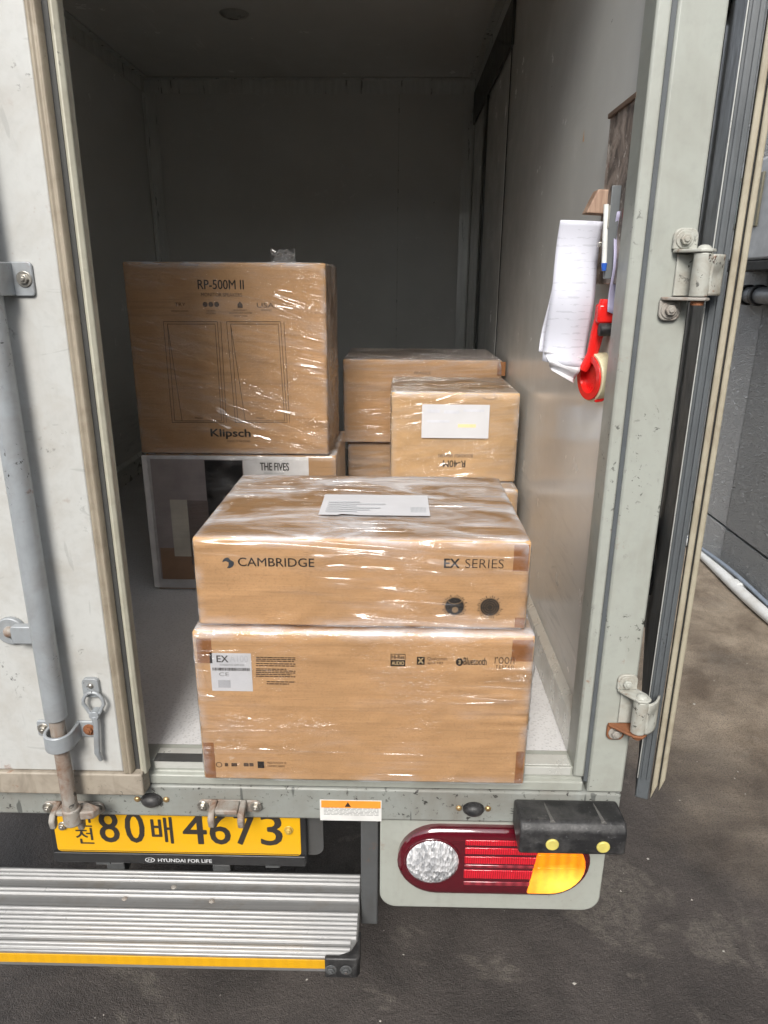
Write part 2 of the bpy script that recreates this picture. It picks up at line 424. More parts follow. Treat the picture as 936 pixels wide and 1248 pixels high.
pm = MB(); pts = []
for i in range(40):
    y = 2.2 + i * .09
    pts.append((WX - .048 + .012 * sin(i * .35), y, .0315 + .0 * i))
pm.tube(pts, .030, 12)
for y in (3.02, 3.60, 4.35): pm.tube([(WX - .048, y - .03, .0335), (WX - .048, y + .03, .0335)], .0335, 12)
pipe = obj('drain_pipe', pm, painted('white_plastic_pipe', (.72, .73, .72), (.45, .42, .36), .4, .5), smooth=True)
tag(pipe, 'white plastic pipe lying on the ground along the grey wall', 'pipe')
hm = MB(); pts = []
for i in range(60):
    y = 2.2 + i * .06
    pts.append((WX - .018 - .013 * (1 + sin(i * .22 + 1)) , y, .066 + .014 * sin(i * .3)))
hm.tube(pts, .0115, 10)
hose = obj('cable', hm, simple('grey_cable', (.22, .26, .32), .45), smooth=True)
tag(hose, 'thin grey blue cable running on top of the white pipe', 'cable')

# ---- unseen building behind the viewer, added to keep low sky out of the truck
ob = thing('added_sky_blocker', (-1., -4.8, 0), 'unseen plain grey building added behind the viewer to block low sky', 'building')
obj('wall', MB().box(-9, 3.2, -5.3, -4.8, 0, 3.3), M_stucco2, ob)
obj('parapet', MB().box(-9.05, 3.25, -5.35, -4.75, 3.302, 3.45), M_stucco, ob, bevel=.01)
for k in range(3):
    wn_ = obj('window', MB().box(-7.4 + k * 3.4, -5.9 + k * 3.4, -4.83, -4.79, 1.2, 2.5), simple('window_frame_grey', (.2, .2, .2), .5), ob, bevel=.005)
    obj('pane', MB().box(-7.34 + k * 3.4, -5.96 + k * 3.4, -4.789, -4.786, 1.26, 2.44), MATS.get('dark_pane') or simple('dark_pane', (.012, .022, .016), .08), wn_)

# ---- meter box and pipes on the wall
mbx = thing('meter_box', (WX, 4.0, 1.7), 'pale grey meter box with a small dark window on the stucco wall', 'meter box')
obj('housing', MB().box(WX - .16, WX - .005, 3.55, 4.16, 1.74, 2.22), simple('meter_grey', (.36, .37, .38), .45), mbx, bevel=.015)
obj('base', MB().box(WX - .165, WX - .005, 3.54, 4.17, 1.69, 1.737), M_under, mbx, bevel=.006)
obj('window_frame', MB().box(WX - .172, WX - .158, 3.80, 4.12, 1.90, 2.15), simple('frame_bronze', (.14, .13, .09), .5), mbx, bevel=.004)
obj('pane', MB().box(WX - .176, WX - .168, 3.84, 4.09, 1.925, 2.13), simple('dark_pane', (.012, .022, .016), .08), mbx)
gp = thing('wall_pipe', (WX, 4.0, 1.55), 'grey horizontal pipe with black couplings under the meter box', 'pipe')
obj('tube', MB().tube([(WX - .05, 3.2, 1.57), (WX - .05, 4.10, 1.57), (WX - .05, 4.12, 1.565), (WX - .005, 4.14, 1.56)], .042, 16), simple('pipe_grey', (.16, .17, .18), .45), gp, smooth=True)
for y in (4.02, 3.90, 3.5): obj('coupling', MB().cyl((WX - .05, y - .02, 1.57), (WX - .05, y + .02, 1.57), .054, 18), M_rubber, gp, smooth=True, bevel=.004)

# ================================================================== the truck
YR, FL, CE = 1.15, .715, 2.57            # rear face, floor, ceiling
XL, XR, YB = -1.271, .372, 3.95          # inner faces
TC = -.453
truck = thing('delivery_truck', (TC, 2.4, 0), 'box truck seen from behind, right rear door open, white left door shut', 'truck')

obj('floor', MB().box(XL - .02, XR + .02, 1.2, YB + .02, FL - .05, FL), M_floor, truck)
obj('roof', MB().box(XL - .02, XR + .06, 1.2, YB + .05, CE, CE + .05), M_panel, truck)
obj('front_wall', MB().box(XL - .0, XR + .0, YB, YB + .04, FL, CE), M_panel, truck)
obj('side_wall', MB().box(XL - .05, XL, 1.2, YB + .04, FL - .05, CE), M_panel, truck)
obj('side_wall', MB().box(XR, XR + .05, 1.2, YB + .04, FL - .05, CE), M_panel, truck)
# outer skins
for a, b in ((XL - .085, XL - .052), (XR + .052, XR + .072)):
    obj('side_skin', MB().box(a, b, 1.22, YB + .06, .60, CE + .06), M_door, truck)
obj('roof_skin', MB().box(XL - .085, XR + .072, 1.22, YB + .06, CE + .062, CE + .08), M_door, truck)
# trims with rivets
def mk_trim():
    g = G('bright_metal_trim'); n = g.noise(40, 4, .6, vec=g.map((1, 1, .1)))
    g.pr(g.mix(g.step(n, .3, .7), (.66, .67, .64), (.82, .83, .80)), g.step(n, .3, .7, .26, .38), .45); return g.m
M_trim = mk_trim()
def trim(name, mb, pts=()):
    for p, ax in pts: mb.dome(p, ax, .006, .003, 8, 2)
    obj(name, mb, M_trim, truck, bevel=.002)
m = MB().box(XL, XR, YB - .004, YB - .0005, CE - .062, CE - .002); m.box(XL + .004, XR - .004, YB - .050, YB - .005, CE - .004, CE - .001)
trim('corner_trim', m, [((XL + .1 + k * .115, YB - .004, CE - .03), (0, -1, 0)) for k in range(14)])
for sx, x in ((1, XL), (-1, XR)):
    m = MB().box(x + sx * .0005, x + sx * .055, YB - .008, YB - .0045, FL + .002, CE - .063); m.box(x + sx * .001, x + sx * .004, YB - .055, YB - .0085, FL + .002, CE - .063)
    trim('corner_trim', m, [((x + sx * .022, YB - .008, FL + .1 + k * .14), (0, -1, 0)) for k in range(12)])
    m = MB().box(x + sx * .0005, x + sx * .004, 1.21, YB - .06, CE - .06, CE - .002); m.box(x + sx * .0045, x + sx * .035, 1.21, YB - .06, CE - .005, CE - .0015)
    trim('ceiling_trim', m)
    m = MB().prism([(x + sx * .0004, FL + .001), (x + sx * .016, FL + .001), (x + sx * .016, FL + .082), (x + sx * .0004, FL + .098)], 'y', 1.21, YB - .06)
    obj('kick_board', m, M_alu, truck, bevel=.001)
# closed side door near the front wall
sd = obj('side_door', MB().box(XR - .004, XR - .0006, 2.705, 3.285, FL + .10, 2.345), M_panel, truck, bevel=.002)
M_sdf = simple('side_door_frame_dark', (.085, .09, .08), .4)
obj('door_frame', MB().box(XR - .010, XR - .0006, 2.66, YB - .06, 2.362, 2.505), M_sdf, sd, bevel=.003)
obj('door_frame', MB().box(XR - .012, XR - .0006, 3.292, 3.375, FL + .10, 2.3615), M_sdf, sd, bevel=.003)
obj('door_gap', MB().box(XR - .0025, XR - .0006, 2.690, 2.7045, FL + .10, 2.3615), M_darkgap, sd)
obj('panel_seam', MB().box(-.005, .0, YB - .002, YB - .0003, FL + .1, CE - .055), M_alu, truck)
m = MB().dome((-.62, 3.05, CE - .001), (0, 0, -1), .055, .014, 24, 3)
obj('ceiling_lamp', m, simple('lamp_plastic', (.35, .35, .33), .3), truck, smooth=True)

# ---- rear frame
XO = .455
fr = MB()
fr.prism([(.385, 1.15), (XO, 1.15), (XO, 1.215), (.385, 1.215)], 'z', .668, CE + .08)
post = obj('rear_post', fr, M_grey, truck, bevel=.004)
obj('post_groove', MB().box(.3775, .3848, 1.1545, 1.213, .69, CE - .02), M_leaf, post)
obj('post_flange', MB().prism([(.356, 1.1525), (.377, 1.1505), (.377, 1.213), (.356, 1.213)], 'z', .702, CE - .01), M_grey, post, bevel=.004)
obj('rear_post', MB().box(TC * 2 - XO, TC * 2 - .36, 1.152, 1.215, .668, CE + .08), M_grey, truck, bevel=.004)
obj('rear_header', MB().box(TC * 2 - .359, .3845, 1.152, 1.215, 2.46, CE + .078), M_grey, truck, bevel=.004)
sl = MB().prism([(1.152, .668), (1.152, .689), (1.163, .691), (1.163, .7165), (1.215, .7165), (1.215, .668)], 'x', TC * 2 - .355, .3765)
sill = obj('rear_sill', sl, M_grey, truck, bevel=.0025)
obj('sill_strip', MB().box(-.47, .352, 1.1588, 1.1628, .700, .7185), M_alu, sill, bevel=.001)
obj('sill_edge', MB().box(-.47, .352, 1.165, 1.197, .7168, .7200), M_alu, sill, bevel=.001)

ya, yb = PZ(215, 928, .7205).y, PZ(215, 918, .7205).y
obj('sill_gap', MB().box(-.47, -.25, ya, yb, .7202, .7206), M_darkgap, sill)
bar = obj('rear_bar', MB().box(TC * 2 - XO, XO - .001, 1.1495, 1.21, .590, .6655), M_bar, truck, bevel=.005)

def bump_stop(px, py):
    c = PY(px, py, 1.1485); 
    m = MB().tube([c, c + Vector((0, -.004, 0))], .0215, 24).dome(c + Vector((0, -.004, 0)), (0, -1, 0), .0195, .013, 24, 6)
    m.v = [(v[0], v[1], c.z + (v[2] - c.z) * .72) for v in m.v]
    b = obj('bump_stop', m, M_rubber, truck, smooth=True)
    for s in (-1, 1):
        obj('screw', MB().dome(c + Vector((s * .029, 0, 0)), (0, -1, 0), .0065, .005, 12, 3), simple('brass_screw', (.48, .33, .16), .35, .7), b, smooth=True)
bump_stop(185, 974); bump_stop(577, 985)

def keeper(px0, px1, py, mat):
    a = PY(px0, py, 1.149); b = PY(px1, py, 1.149); cx = (a.x + b.x) / 2; z = a.z; hw = (b.x - a.x) / 2
    m = MB()
    m.prism(rrect(a.x - .006, b.x + .006, z - .014, z + .014, .012), 'y', 1.1445, 1.1488)
    k = obj('door_keeper', m, mat, truck, bevel=.002)
    m = MB().prism([(1.1443, z + .018), (1.112, z + .010), (1.104, z - .002), (1.108, z - .022), (1.120, z - .020), (1.121, z - .004), (1.1443, z + .002)], 'x', cx - hw * .62, cx - hw * .40)
    m.prism([(1.1443, z + .018), (1.112, z + .010), (1.104, z - .002), (1.108, z - .022), (1.120, z - .020), (1.121, z - .004), (1.1443, z + .002)], 'x', cx + hw * .40, cx + hw * .62)
    m.box(cx - hw * .39, cx + hw * .39, 1.114, 1.1443, z + .004, z + .015)
    obj('hook', m, mat, k, bevel=.003)
    for x in (a.x + .004, b.x - .004): obj('bolt', MB().hexbolt((x, 1.1444, z), r=.0075, h=.006), M_bolt, k, bevel=.001)
keeper(246, 315, 980, M_rustmix)
keeper(58, 124, 982, M_rustmix)

# warning sticker on the bar
Ys = 1.1488
st = rect_px('warning_sticker', 390, 975, 465, 1000, Ys, simple('sticker_white', (.66, .66, .64), .45), truck)
rect_px('sticker_header', 391.5, 976, 464, 984.5, Ys - .0007, simple('sticker_orange', (.80, .30, .04), .45), st)
(a0, b0) = pxbox(391, 975, 465, 1000, Ys)
lm = MB()
for i in range(7):
    x = a0[0] + .006
    z = b0[1] - .0165 - i * .0033
    while x < b0[0] - .008:
        l = random.uniform(.004, .014); lm.box(x, min(x + l, b0[0] - .006), Ys - .0009, Ys - .0006, z, z + .0012); x += l + .002
obj('fine_print', lm, simple('grey_print', (.25, .25, .25), .6), st)
cxs = PY(424, 980, Ys)
obj('warning_triangle', MB().prism([(cxs.x - .006, cxs.z - .005), (cxs.x + .006, cxs.z - .005), (cxs.x, cxs.z + .006)], 'y', Ys - .0022, Ys - .0014), M_ink, st)

# ---- left (closed) door
DX0, DX1, DZ0, DZ1 = TC * 2 - XO, -.514, .7235, 2.56
door = obj('rear_door', MB().box(DX0, DX1, 1.117, 1.149, DZ0, DZ1), M_door, truck, bevel=.003)
door['label'] = 'closed white left door with dirt and scuffs'
obj('bottom_rail', MB().prism([(1.111, .673), (1.110, .722), (1.1485, .7225), (1.1485, .667)], 'x', DX0, -.478), M_rail, door, bevel=.003)
ga = MB().prism([(-.5135, 1.114), (-.5085, 1.109), (-.503, 1.113), (-.499, 1.110), (-.4955, 1.115), (-.4955, 1.148), (-.5135, 1.148)], 'z', .7228, 2.56)
obj('gasket', ga, M_tan, door, bevel=.002)
obj('gasket_gap', MB().box(-.4953, -.487, 1.1275, 1.146, .715, 2.56), M_darkgap, door)
obj('seal_lip', MB().prism([(-.4868, 1.128), (-.480, 1.121), (-.4735, 1.128), (-.4735, 1.149), (-.4868, 1.149)], 'z', .712, 2.56), M_cream, door, bevel=.002)
RX, RY = -.609, 1.083
rodm = MB().cyl((RX, RY, .866), (RX, RY, 2.45), .0195, 24)
obj('lock_rod', rodm, M_rod, door, smooth=True, bevel=.002)
obj('rod_end', MB().cyl((RX, RY - .001, .645), (RX, RY - .001, .866), .0135, 20), M_rustmix, door, smooth=True)
cm = MB().prism([(RX - .014, 1.075), (RX + .040, 1.083), (RX + .048, 1.098), (RX + .020, 1.110), (RX - .014, 1.100)], 'z', .640, .658)
cm.cyl((RX, RY, .632), (RX, RY, .668), .017, 18)
obj('cam', cm, M_rustmix, door, bevel=.003)
def clamp(z, h, mat, name='rod_bracket', side=0):
    m = MB()
    for sx in (-1, 1):
        if side and sx != side: continue
        m.prism(rrect(RX + (sx * .056 if sx < 0 else .018), RX + (-.018 if sx < 0 else .056), z - h / 2, z + h / 2, .006, 4), 'y', 1.1115, 1.1165)
    n = 14; r0, r1 = .0205, .0265
    arc = [(RX + r1 * cos(t), RY + r1 * sin(t) * 1.0) for t in [pi + pi * k / n for k in range(n + 1)]]
    out = [(RX - r1, 1.1165)] + arc + [(RX + r1, 1.1165)]
    inn = [(RX - r0, 1.1165)] + [(RX + r0 * cos(t), RY + r0 * sin(t)) for t in [pi + pi * k / n for k in range(n + 1)]] + [(RX + r0, 1.1165)]
    k = len(out)
    vs = [(p[0], p[1], z - h * .48) for p in out + inn] + [(p[0], p[1], z + h * .48) for p in out + inn]
    fs = []
    for i in range(k - 1):
        fs += [(i, i + 1, i + 1 + 2 * k, i + 2 * k), (k + i, k + i + 2 * k, k + i + 1 + 2 * k, k + i + 1),
               (i, k + i, k + i + 1, i + 1), (2 * k + i, 2 * k + i + 1, 3 * k + i + 1, 3 * k + i)]
    m.add(vs, fs)
    b = obj(name, m, mat, door, bevel=.0015)
    return b
zc = PY(73, 893, 1.10).z
clamp(zc, .034, M_rod)
zc2 = PY(15, 340, 1.11).z
clamp(zc2, .050, M_rod)
for zz, s_ in ((zc, (-1, 1)), (zc2, (1,))):
    for s in s_:
        obj('bolt', MB().hexbolt((RX + s * .043, 1.1114, zz), r=.0075, h=.005), M_rusty if (s > 0 and zz < 1) else M_bolt, door, bevel=.001)
# handle hub plate beside the rod
hp = PY(14, 768, 1.112)
m = MB().prism(disc(hp.x, hp.z, .026, 20), 'y', 1.106, 1.1165); m.prism(rrect(hp.x + .010, RX - .004, hp.z - .016, hp.z + .018, .006, 3), 'y', 1.090, 1.1055)
obj('handle_plate', m, M_rod, door, bevel=.002)
obj('bolt', MB().dome((hp.x, 1.1058, hp.z), (0, -1, 0), .011, .010, 16, 4), M_rustmix, door, smooth=True)
# hold-open hook
p0 = PY(112, 838, 1.112); p1 = PY(117, 862, 1.108); p2 = PY(124, 925, 1.106)
m = MB().prism(rrect(p0.x - .016, p0.x + .014, p0.z - .018, p0.z + .020, .008, 4), 'y', 1.108, 1.1165)
lp = [(p1.x + .019 * sin(t) * (1 if cos(t) > -.3 else .8), 1.101, p1.z + .012 + .024 * cos(t)) for t in [2 * pi * k / 16 for k in range(17)]]
m.tube(lp, .0035, 8); 
m.tube([(p1.x, 1.100, p1.z - .012), (p1.x + .001, 1.099, p1.z - .03), (p2.x - .003, 1.099, p2.z + .02), (p2.x, 1.104, p2.z)], [.008, .0062, .0058, .0045], 8)
m.cyl((p1.x, 1.094, p1.z - .010), (p1.x, 1.112, p1.z - .010), .009, 14)
obj('hold_open_hook', m, M_rod, door, bevel=.0008)
obj('bolt', MB().dome((p0.x, 1.1078, p0.z + .006), (0, -1, 0), .0055, .004, 12, 3), M_bolt, door, smooth=True)

# ---- right (open) door, swung round beside the truck
A = rad(19.6)
DH = Vector((.484, 1.158, 0)); dU = Vector((sin(A), cos(A), 0)); dN = Vector((cos(A), -sin(A), 0))    # along the leaf, towards its inner face
def leaf(mb, u0, u1, n0, n1, z0, z1):
    vs = [DH + dU * u + dN * n + Vector((0, 0, z)) for z in (z0, z1) for n in (n0, n1) for u in (u0, u1)]
    return mb.add(vs, [(0, 2, 3, 1), (4, 5, 7, 6), (0, 1, 5, 4), (2, 6, 7, 3), (0, 4, 6, 2), (1, 3, 7, 5)])
d2 = obj('rear_door', leaf(MB(), .05, .86, .002, .026, .665, 2.55), M_door, truck, bevel=.002)
d2['label'] = 'right door swung open, seen edge-on with tan gaskets'
obj('edge_frame', leaf(leaf(MB(), .0, .075, .0, .024, .652, 2.552), .775, .86, .0, .0275, .652, 2.552), M_leaf, d2, bevel=.002)  # dark grey paints the gap's shade onto an outer face that is white
obj('edge_lip', leaf(MB(), -.004, .0, -.0015, .0005, .70, 2.55), M_alu, d2, bevel=.001)
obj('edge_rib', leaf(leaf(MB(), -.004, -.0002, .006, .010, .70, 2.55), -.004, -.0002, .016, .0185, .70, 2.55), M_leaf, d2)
M_tan2 = painted('pale_tan_gasket', (.36, .325, .245), (.19, .15, .10), .55, .5, .1, .0, dscale=16)
def gasket_strip(u0, u1, n0, n1, zb0, zb1, mat):
    vs = [DH + dU * u + dN * n + Vector((0, 0, z)) for n, zb in ((n0, zb0), (n1, zb1)) for z in (zb, 2.55) for u in (u0, u1)]
    obj('gasket', MB().add(vs, [(0, 1, 3, 2), (4, 6, 7, 5), (0, 2, 6, 4), (1, 5, 7, 3), (0, 4, 5, 1), (2, 3, 7, 6)]), mat, d2, bevel=.003)
gasket_strip(-.002, .03, .0275, .0375, .655, .690, M_tan2)
gasket_strip(.004, .03, .0375, .0405, .69, .70, M_darkgap)
gasket_strip(-.004, .03, .0405, .0495, .678, .708, M_tan2)
for u in (.62, .72):
    m = MB(); p = DH + dU * u + dN * -.035
    m.cyl(p + Vector((0, 0, .70)), p + Vector((0, 0, 2.4)), .017, 14)
    for z in (.86, 1.6, 2.2): leaf(m, u - .045, u + .045, -.048, .001, z - .018, z + .018)
    obj('lock_rod', m, M_steel, d2, smooth=True, bevel=.002)
obj('lock_handle', leaf(leaf(MB(), .30, .74, -.062, -.045, 1.02, 1.06), .60, .78, -.075, -.002, .93, 1.00), M_rubber, d2, bevel=.004)
obj('cam', leaf(MB(), .52, .78, -.07, -.01, .70, .76), M_steel, d2, bevel=.006)

# ---- hinges
def hinge(zb, zt, rusty_low):
    bx, by = .4545, 1.118; hgt = zt - zb
    m = MB().cyl((bx, by, zb), (bx, by, zt), .0135, 22)
    h = obj('hinge', m, M_hinge, truck, smooth=True, bevel=.002)
    # upper ear: bolted tab and flange
    fl = [(bx - .036, 1.1475), (bx - .036, 1.140), (bx - .010, by - .013), (bx + .006, by - .0155), (bx + .016, by - .006), (bx + .013, by + .012), (bx, 1.1475)]
    up = MB().prism(fl, 'z', zt + .0006, zt + .0056)
    up.prism(rrect(bx - .038, bx - .001, zt + .0058, zt + .036, .012, 5, (0, 0, 1, 1)), 'y', 1.1425, 1.1487)
    obj('hinge_ear', up, M_hinge, h, bevel=.0015)
    lo = MB().prism([(p[0] - .010 if p[0] < bx - .02 else p[0], p[1]) for p in fl], 'z', zb - .0056, zb - .0006)
    lo.prism(rrect(bx - .047, bx - .014, zb - .036, zb - .0058, .011, 5, (1, 1, 0, 0)), 'y', 1.1425, 1.1487)
    obj('hinge_ear', lo, M_rusty if rusty_low else M_rustmix, h, bevel=.0015)
    obj('back_plate', MB().box(bx - .028, bx - .0005, 1.1445, 1.1488, zb + .001, zt - .001), M_hinge, h, bevel=.001)
    obj('bolt', MB().hexbolt((bx - .0215, 1.1424, zt + .020), r=.0085, h=.007), M_hinge, h, bevel=.001)
    obj('bolt', MB().hexbolt((bx - .031, 1.1424, zb - .020), r=.0085, h=.007), M_rustmix, h, bevel=.001)
    obj('pin', MB().dome((bx, by, zt + .0057), (0, 0, 1), .0105, .006, 16, 3), M_hinge, h, smooth=True)
    obj('pin_nut', MB().cyl((bx, by, zb - .012), (bx, by, zb - .0057), .0095, 14), M_rusty, h, smooth=True)
    # strap pressed to a saddle, reaching to the door leaf
    sm = MB()
    def fn(u, v):
        s = 4 * (u - .5) * (u - .5); pinch = .006 * (1 - s) * math.exp(-((v - .5) / .22) ** 2)
        x = bx + .0095 + u * .030; y = by - .010 + .030 * u ** 2 + pinch * 1.3
        return (x, y, zb + .002 + (hgt - .004) * v)
    sm.grid(fn, 12, 14)
    obj('strap', sm, M_hinge, h, smooth=True, solid=.004)
zt, zb = PY(853, 308, 1.118).z, PY(852, 362, 1.118).z
hinge(zb, zt, False)
zt, zb = PY(776, 853, 1.118).z, PY(776, 892, 1.118).z
hinge(zb, zt, True)

# ---- number plate
YPL = 1.176
a, b = pxbox(68, 985, 367, 1042, YPL)
px0, px1 = -.704, -.188; pz0, pz1 = .4715, .583
def glossy_yellow():
    g = G('plate_yellow'); c = g.mix(g.step(g.noise(12, 5), .4, .8, 0, .3), (.70, .38, .006), (.60, .32, .01))
    g.pr(c, .32, 0, g.bump(g.noise(4, 2), .05, .01)); return g.m
plate = obj('license_plate', MB().prism(rrect(px0, px1, pz0, pz1, .008), 'y', YPL, YPL + .002), glossy_yellow(), truck, bevel=.0008)
fm = MB().prism(rrect(px0 - .012, px1 + .012, pz0 - .030, pz1 + .008, .016), 'y', YPL + .0022, YPL + .014)
fm.prism(rrect(px0 - .010, px1 + .010, pz0 - .027, pz0 - .0015, .004), 'y', YPL - .002, YPL + .0021)
obj('plate_frame', fm, simple('black_plastic', (.018, .018, .019), .45), plate, bevel=.002)
obj('plate_bracket', MB().box(px0 + .07, px0 + .10, YPL + .0142, YPL + .02, PY(210, 1054, YPL + .017).z, .58), M_steel, plate)
obj('plate_bracket', MB().box(px1 - .08, px1 - .05, YPL + .0142, YPL + .02, PY(210, 1054, YPL + .017).z, .58), M_steel, plate)
obj('plate_backing', MB().prism(rrect(px1 - .1, px1 + .045, .455, .585, .02), 'y', YPL + .0205, YPL + .024), M_steel, plate)
YT = YPL - .0006
bl = MB()
for pts in ([(px0 + .004, px1 - .004, pz0 + .003, pz0 + .0042)], ):
    for q in pts: bl.box(q[0], q[1], YT, YPL - .0001, q[2], q[3])
obj('plate_line', bl, M_ink, plate)
def plate_txt(s, x0, x1, z0, z1, bold=.012, mat=M_ink):
    fit_text(s, (x0, z0), (x1, z1), lambda u, v: (u, YT, v), mat, plate, bold, name='character')
def plx(px): return PY(px, 1020, YPL).x
zlo, zhi = pz0 + .027, pz0 + .106
for ch, xa, xb in (('8', 123, 146), ('0', 154.5, 177), ('4', 224, 252), ('6', 256.5, 281), ('7', 287, 312), ('3', 318.5, 344)):
    plate_txt(ch, plx(xa), plx(xb), zlo, zhi)
plate_txt('배', plx(186), plx(211), zlo, zhi - .012, .016)
plate_txt('인', plx(93), plx(114), pz0 + .066, pz0 + .107, .012)
plate_txt('천', plx(93), plx(114), pz0 + .022, pz0 + .063, .012)
fit_text('HYUNDAI FOR LIFE', (plx(190) + .0, pz0 - .0205), (plx(256), pz0 - .0115), lambda u, v: (u, YPL - .0026, v), simple('silver_print', (.60, .61, .62), .4), plate, .015, name='character')
lx, lz = plx(180), pz0 - .016
m = MB(); ring = []
for k in range(24):
    t0, t1 = 2 * pi * k / 24, 2 * pi * (k + 1) / 24
    vs = [(lx + r * 1.0 * cos(t), YPL - .0026, lz + r * .6 * sin(t)) for t in (t0, t1) for r in (.0085, .0105)]
    m.add(vs, [(0, 1, 3, 2)])
m.add([(lx + x, YPL - .0026, lz + z) for x, z in ((-.006, -.004), (-.0045, -.004), (-.001, .004), (-.0025, .004))], [(0, 1, 2, 3)])
m.add([(lx + x, YPL - .0026, lz + z) for x, z in ((.001, -.004), (.0025, -.004), (.006, .004), (.0045, .004))], [(0, 1, 2, 3)])
m.add([(lx + x, YPL - .0026, lz + z) for x, z in ((-.003, -.0008), (.003, -.0002), (.003, .0010), (-.003, .0004))], [(0, 1, 2, 3)])
obj('emblem', m, MATS['silver_print'], plate)
for x in (px0 + .020, px1 - .024):
    obj('bolt', MB().hexbolt((x, YPL - .0002, pz0 + .068), r=.0075, h=.006, washer=1.3), simple('yellow_bolt', (.60, .42, .10), .35, .3) if x > -.5 else M_bolt, plate, bevel=.001)

# ---- step board
SZ = .36
M_tread = simple('brushed_aluminium', (.55, .55, .545), .34, .35, var=.06)
sy0, sy1, sx0, sx1 = 1.036, 1.243, -1.30, -.064
def step_mat():
    g = G('step_aluminium')
    v = g.map((.15, 12, 1)); n = g.noise(14, 4, .6, vec=v)
    c = g.mix(g.step(n, .3, .7), (.26, .26, .257), (.32, .32, .316))
    c = g.mix(g.step(g.noise(9, 4, .7), .50, .68, 0, .6), c, (.24, .215, .185))
    g.pr(c, g.step(g.noise(14, 5), .3, .7, .30, .45), .45, g.bump(n, .04, .001)); return g.m
M_step = step_mat()
stp = obj('step_board', MB().prism([(sx0, sy0), (sx1 - .035, sy0), (sx1 - .012, sy0 + .010), (sx1, sy0 + .035), (sx1, sy1), (sx0, sy1)], 'z', SZ - .040, SZ), M_step, truck, bevel=.003)
# ribs of the extruded tread
ribs = [1.232, 1.2215, 1.211, 1.181, 1.1705] + [1.133 - .0108 * k for k in range(7)] + [1.052, 1.0435]
for k, y in enumerate(ribs):
    xr = sx1 - .003 if y > sy0 + .035 else sx1 - .014
    obj('tread_rib', MB().prism([(y - .0036, SZ), (y + .0036, SZ), (y + .0022, SZ + .0052), (y - .0022, SZ + .0052)], 'x', sx0, xr), M_tread, stp, bevel=.0008)
def yel():
    g = G('yellow_reflective_strip'); z = g.noise(8, 5)
    sx = g.sep(g.map((260, 1, 1)))[0]
    teeth = g.step(g.ma('SINE', sx), -.2, .2, 0, .18)
    c = g.mix(g.step(z, .45, .75, 0, .4), (.66, .35, .008), (.50, .27, .02)); c = g.mix(teeth, c, (.50, .25, .01))
    g.pr(c, .4); return g.m
obj('yellow_strip', MB().box(sx0, PZ(397, 1165, SZ - .01).x, sy0 - .0025, sy0 - .0002, SZ - .028, SZ - .006), yel(), stp, bevel=.0006)
cxx = PZ(397, 1165, SZ - .01).x
ec = MB().prism([(cxx, sy0 - .010), (sx1 + .000, sy0 - .010), (sx1 + .006, sy0 - .002), (sx1 + .006, sy0 + .055), (sx1 + .0005, sy0 + .055), (sx1 + .0003, sy0 + .034), (sx1 - .012, sy0 + .0102), (sx1 - .035, sy0 - .0003), (cxx, sy0 - .0003)], 'z', SZ - .042, SZ + .007)
capo = obj('end_cap', ec, M_rubber, stp, bevel=.003)
for x in (cxx + .012, cxx + .042): obj('bolt', MB().hexbolt((x, sy0 - .0102, SZ - .019), r=.008, h=.004, washer=1.5), M_steel, capo, bevel=.001)
for px_, py_ in ((152, 1095), (258, 1098), (192, 1136), (212, 1081)):
    p = PZ(px_, py_, SZ); obj('bolt', MB().dome((p.x, p.y, SZ - .0005), (0, 0, 1), .0065, .003, 12, 3), M_rustmix, stp, smooth=True)
# steel bracket and chassis below
obj('step_bracket', MB().box(-.062, -.026, 1.165, 1.172, .30, .589).box(-.062, -.056, 1.1722, 1.26, .30, .589), M_steel, truck, bevel=.003)
obj('step_bracket', MB().box(-1.20, -1.165, 1.165, 1.172, .30, .589).box(-1.20, -1.194, 1.1722, 1.26, .30, .589), M_steel, truck, bevel=.003)
obj('step_arm', MB().box(-.40, -.36, 1.244, 1.62, .335, .375).box(-.36, -.32, 1.58, 1.62, .335, .58), M_steel, truck, bevel=.003)
obj('step_arm', MB().box(-.64, -.60, 1.244, 1.62, .335, .375).box(-.60, -.56, 1.58, 1.62, .335, .58), M_steel, truck, bevel=.003)
for x in (-.78, -.17): obj('chassis_rail', MB().box(x - .035, x + .035, 1.30, 4.6, .50, .64), M_under, truck, bevel=.004)
obj('cross_member', MB().box(-1.0, .12, 1.40, 1.46, .42, .588), M_under, truck, bevel=.004)
for y in (1.35, 2.0, 2.65, 3.3): obj('floor_bearer', MB().box(XL, XR, y, y + .06, .6405, .6645), M_under, truck)
obj('spare_holder', MB().box(-.75, -.2, 1.60, 2.1, .36, .50), M_under, truck, bevel=.03)
def wheel(x):
    n = 36; prof = [(.16, -.085), (.235, -.085), (.262, -.075), (.270, -.055), (.270, .055), (.262, .075), (.235, .085), (.16, .085)]
    m = MB(); vs = []
    for k in range(n):
        t = 2 * pi * k / n; vs += [(x + o, 2.30 + r * cos(t), .271 + r * sin(t)) for r, o in prof]
    P = len(prof); m.add(vs, [(k * P + j, k * P + (j + 1) % P, ((k + 1) % n) * P + (j + 1) % P, ((k + 1) % n) * P + j) for k in range(n) for j in range(P)])
    t = obj('tyre', m, M_rubber, truck, smooth=True)
    obj('rim', MB().cyl((x - .05, 2.30, .271), (x + .05, 2.30, .271), .162, 28).cyl((x - .07, 2.30, .271), (x + .07, 2.30, .271), .05, 20), M_steel, t, smooth=True, bevel=.004)
for x in (.27, .07, -.98, -1.18): wheel(x)
obj('axle', MB().cyl((-1.2, 2.30, .271), (.3, 2.30, .271), .045, 16), M_under, truck, smooth=True)

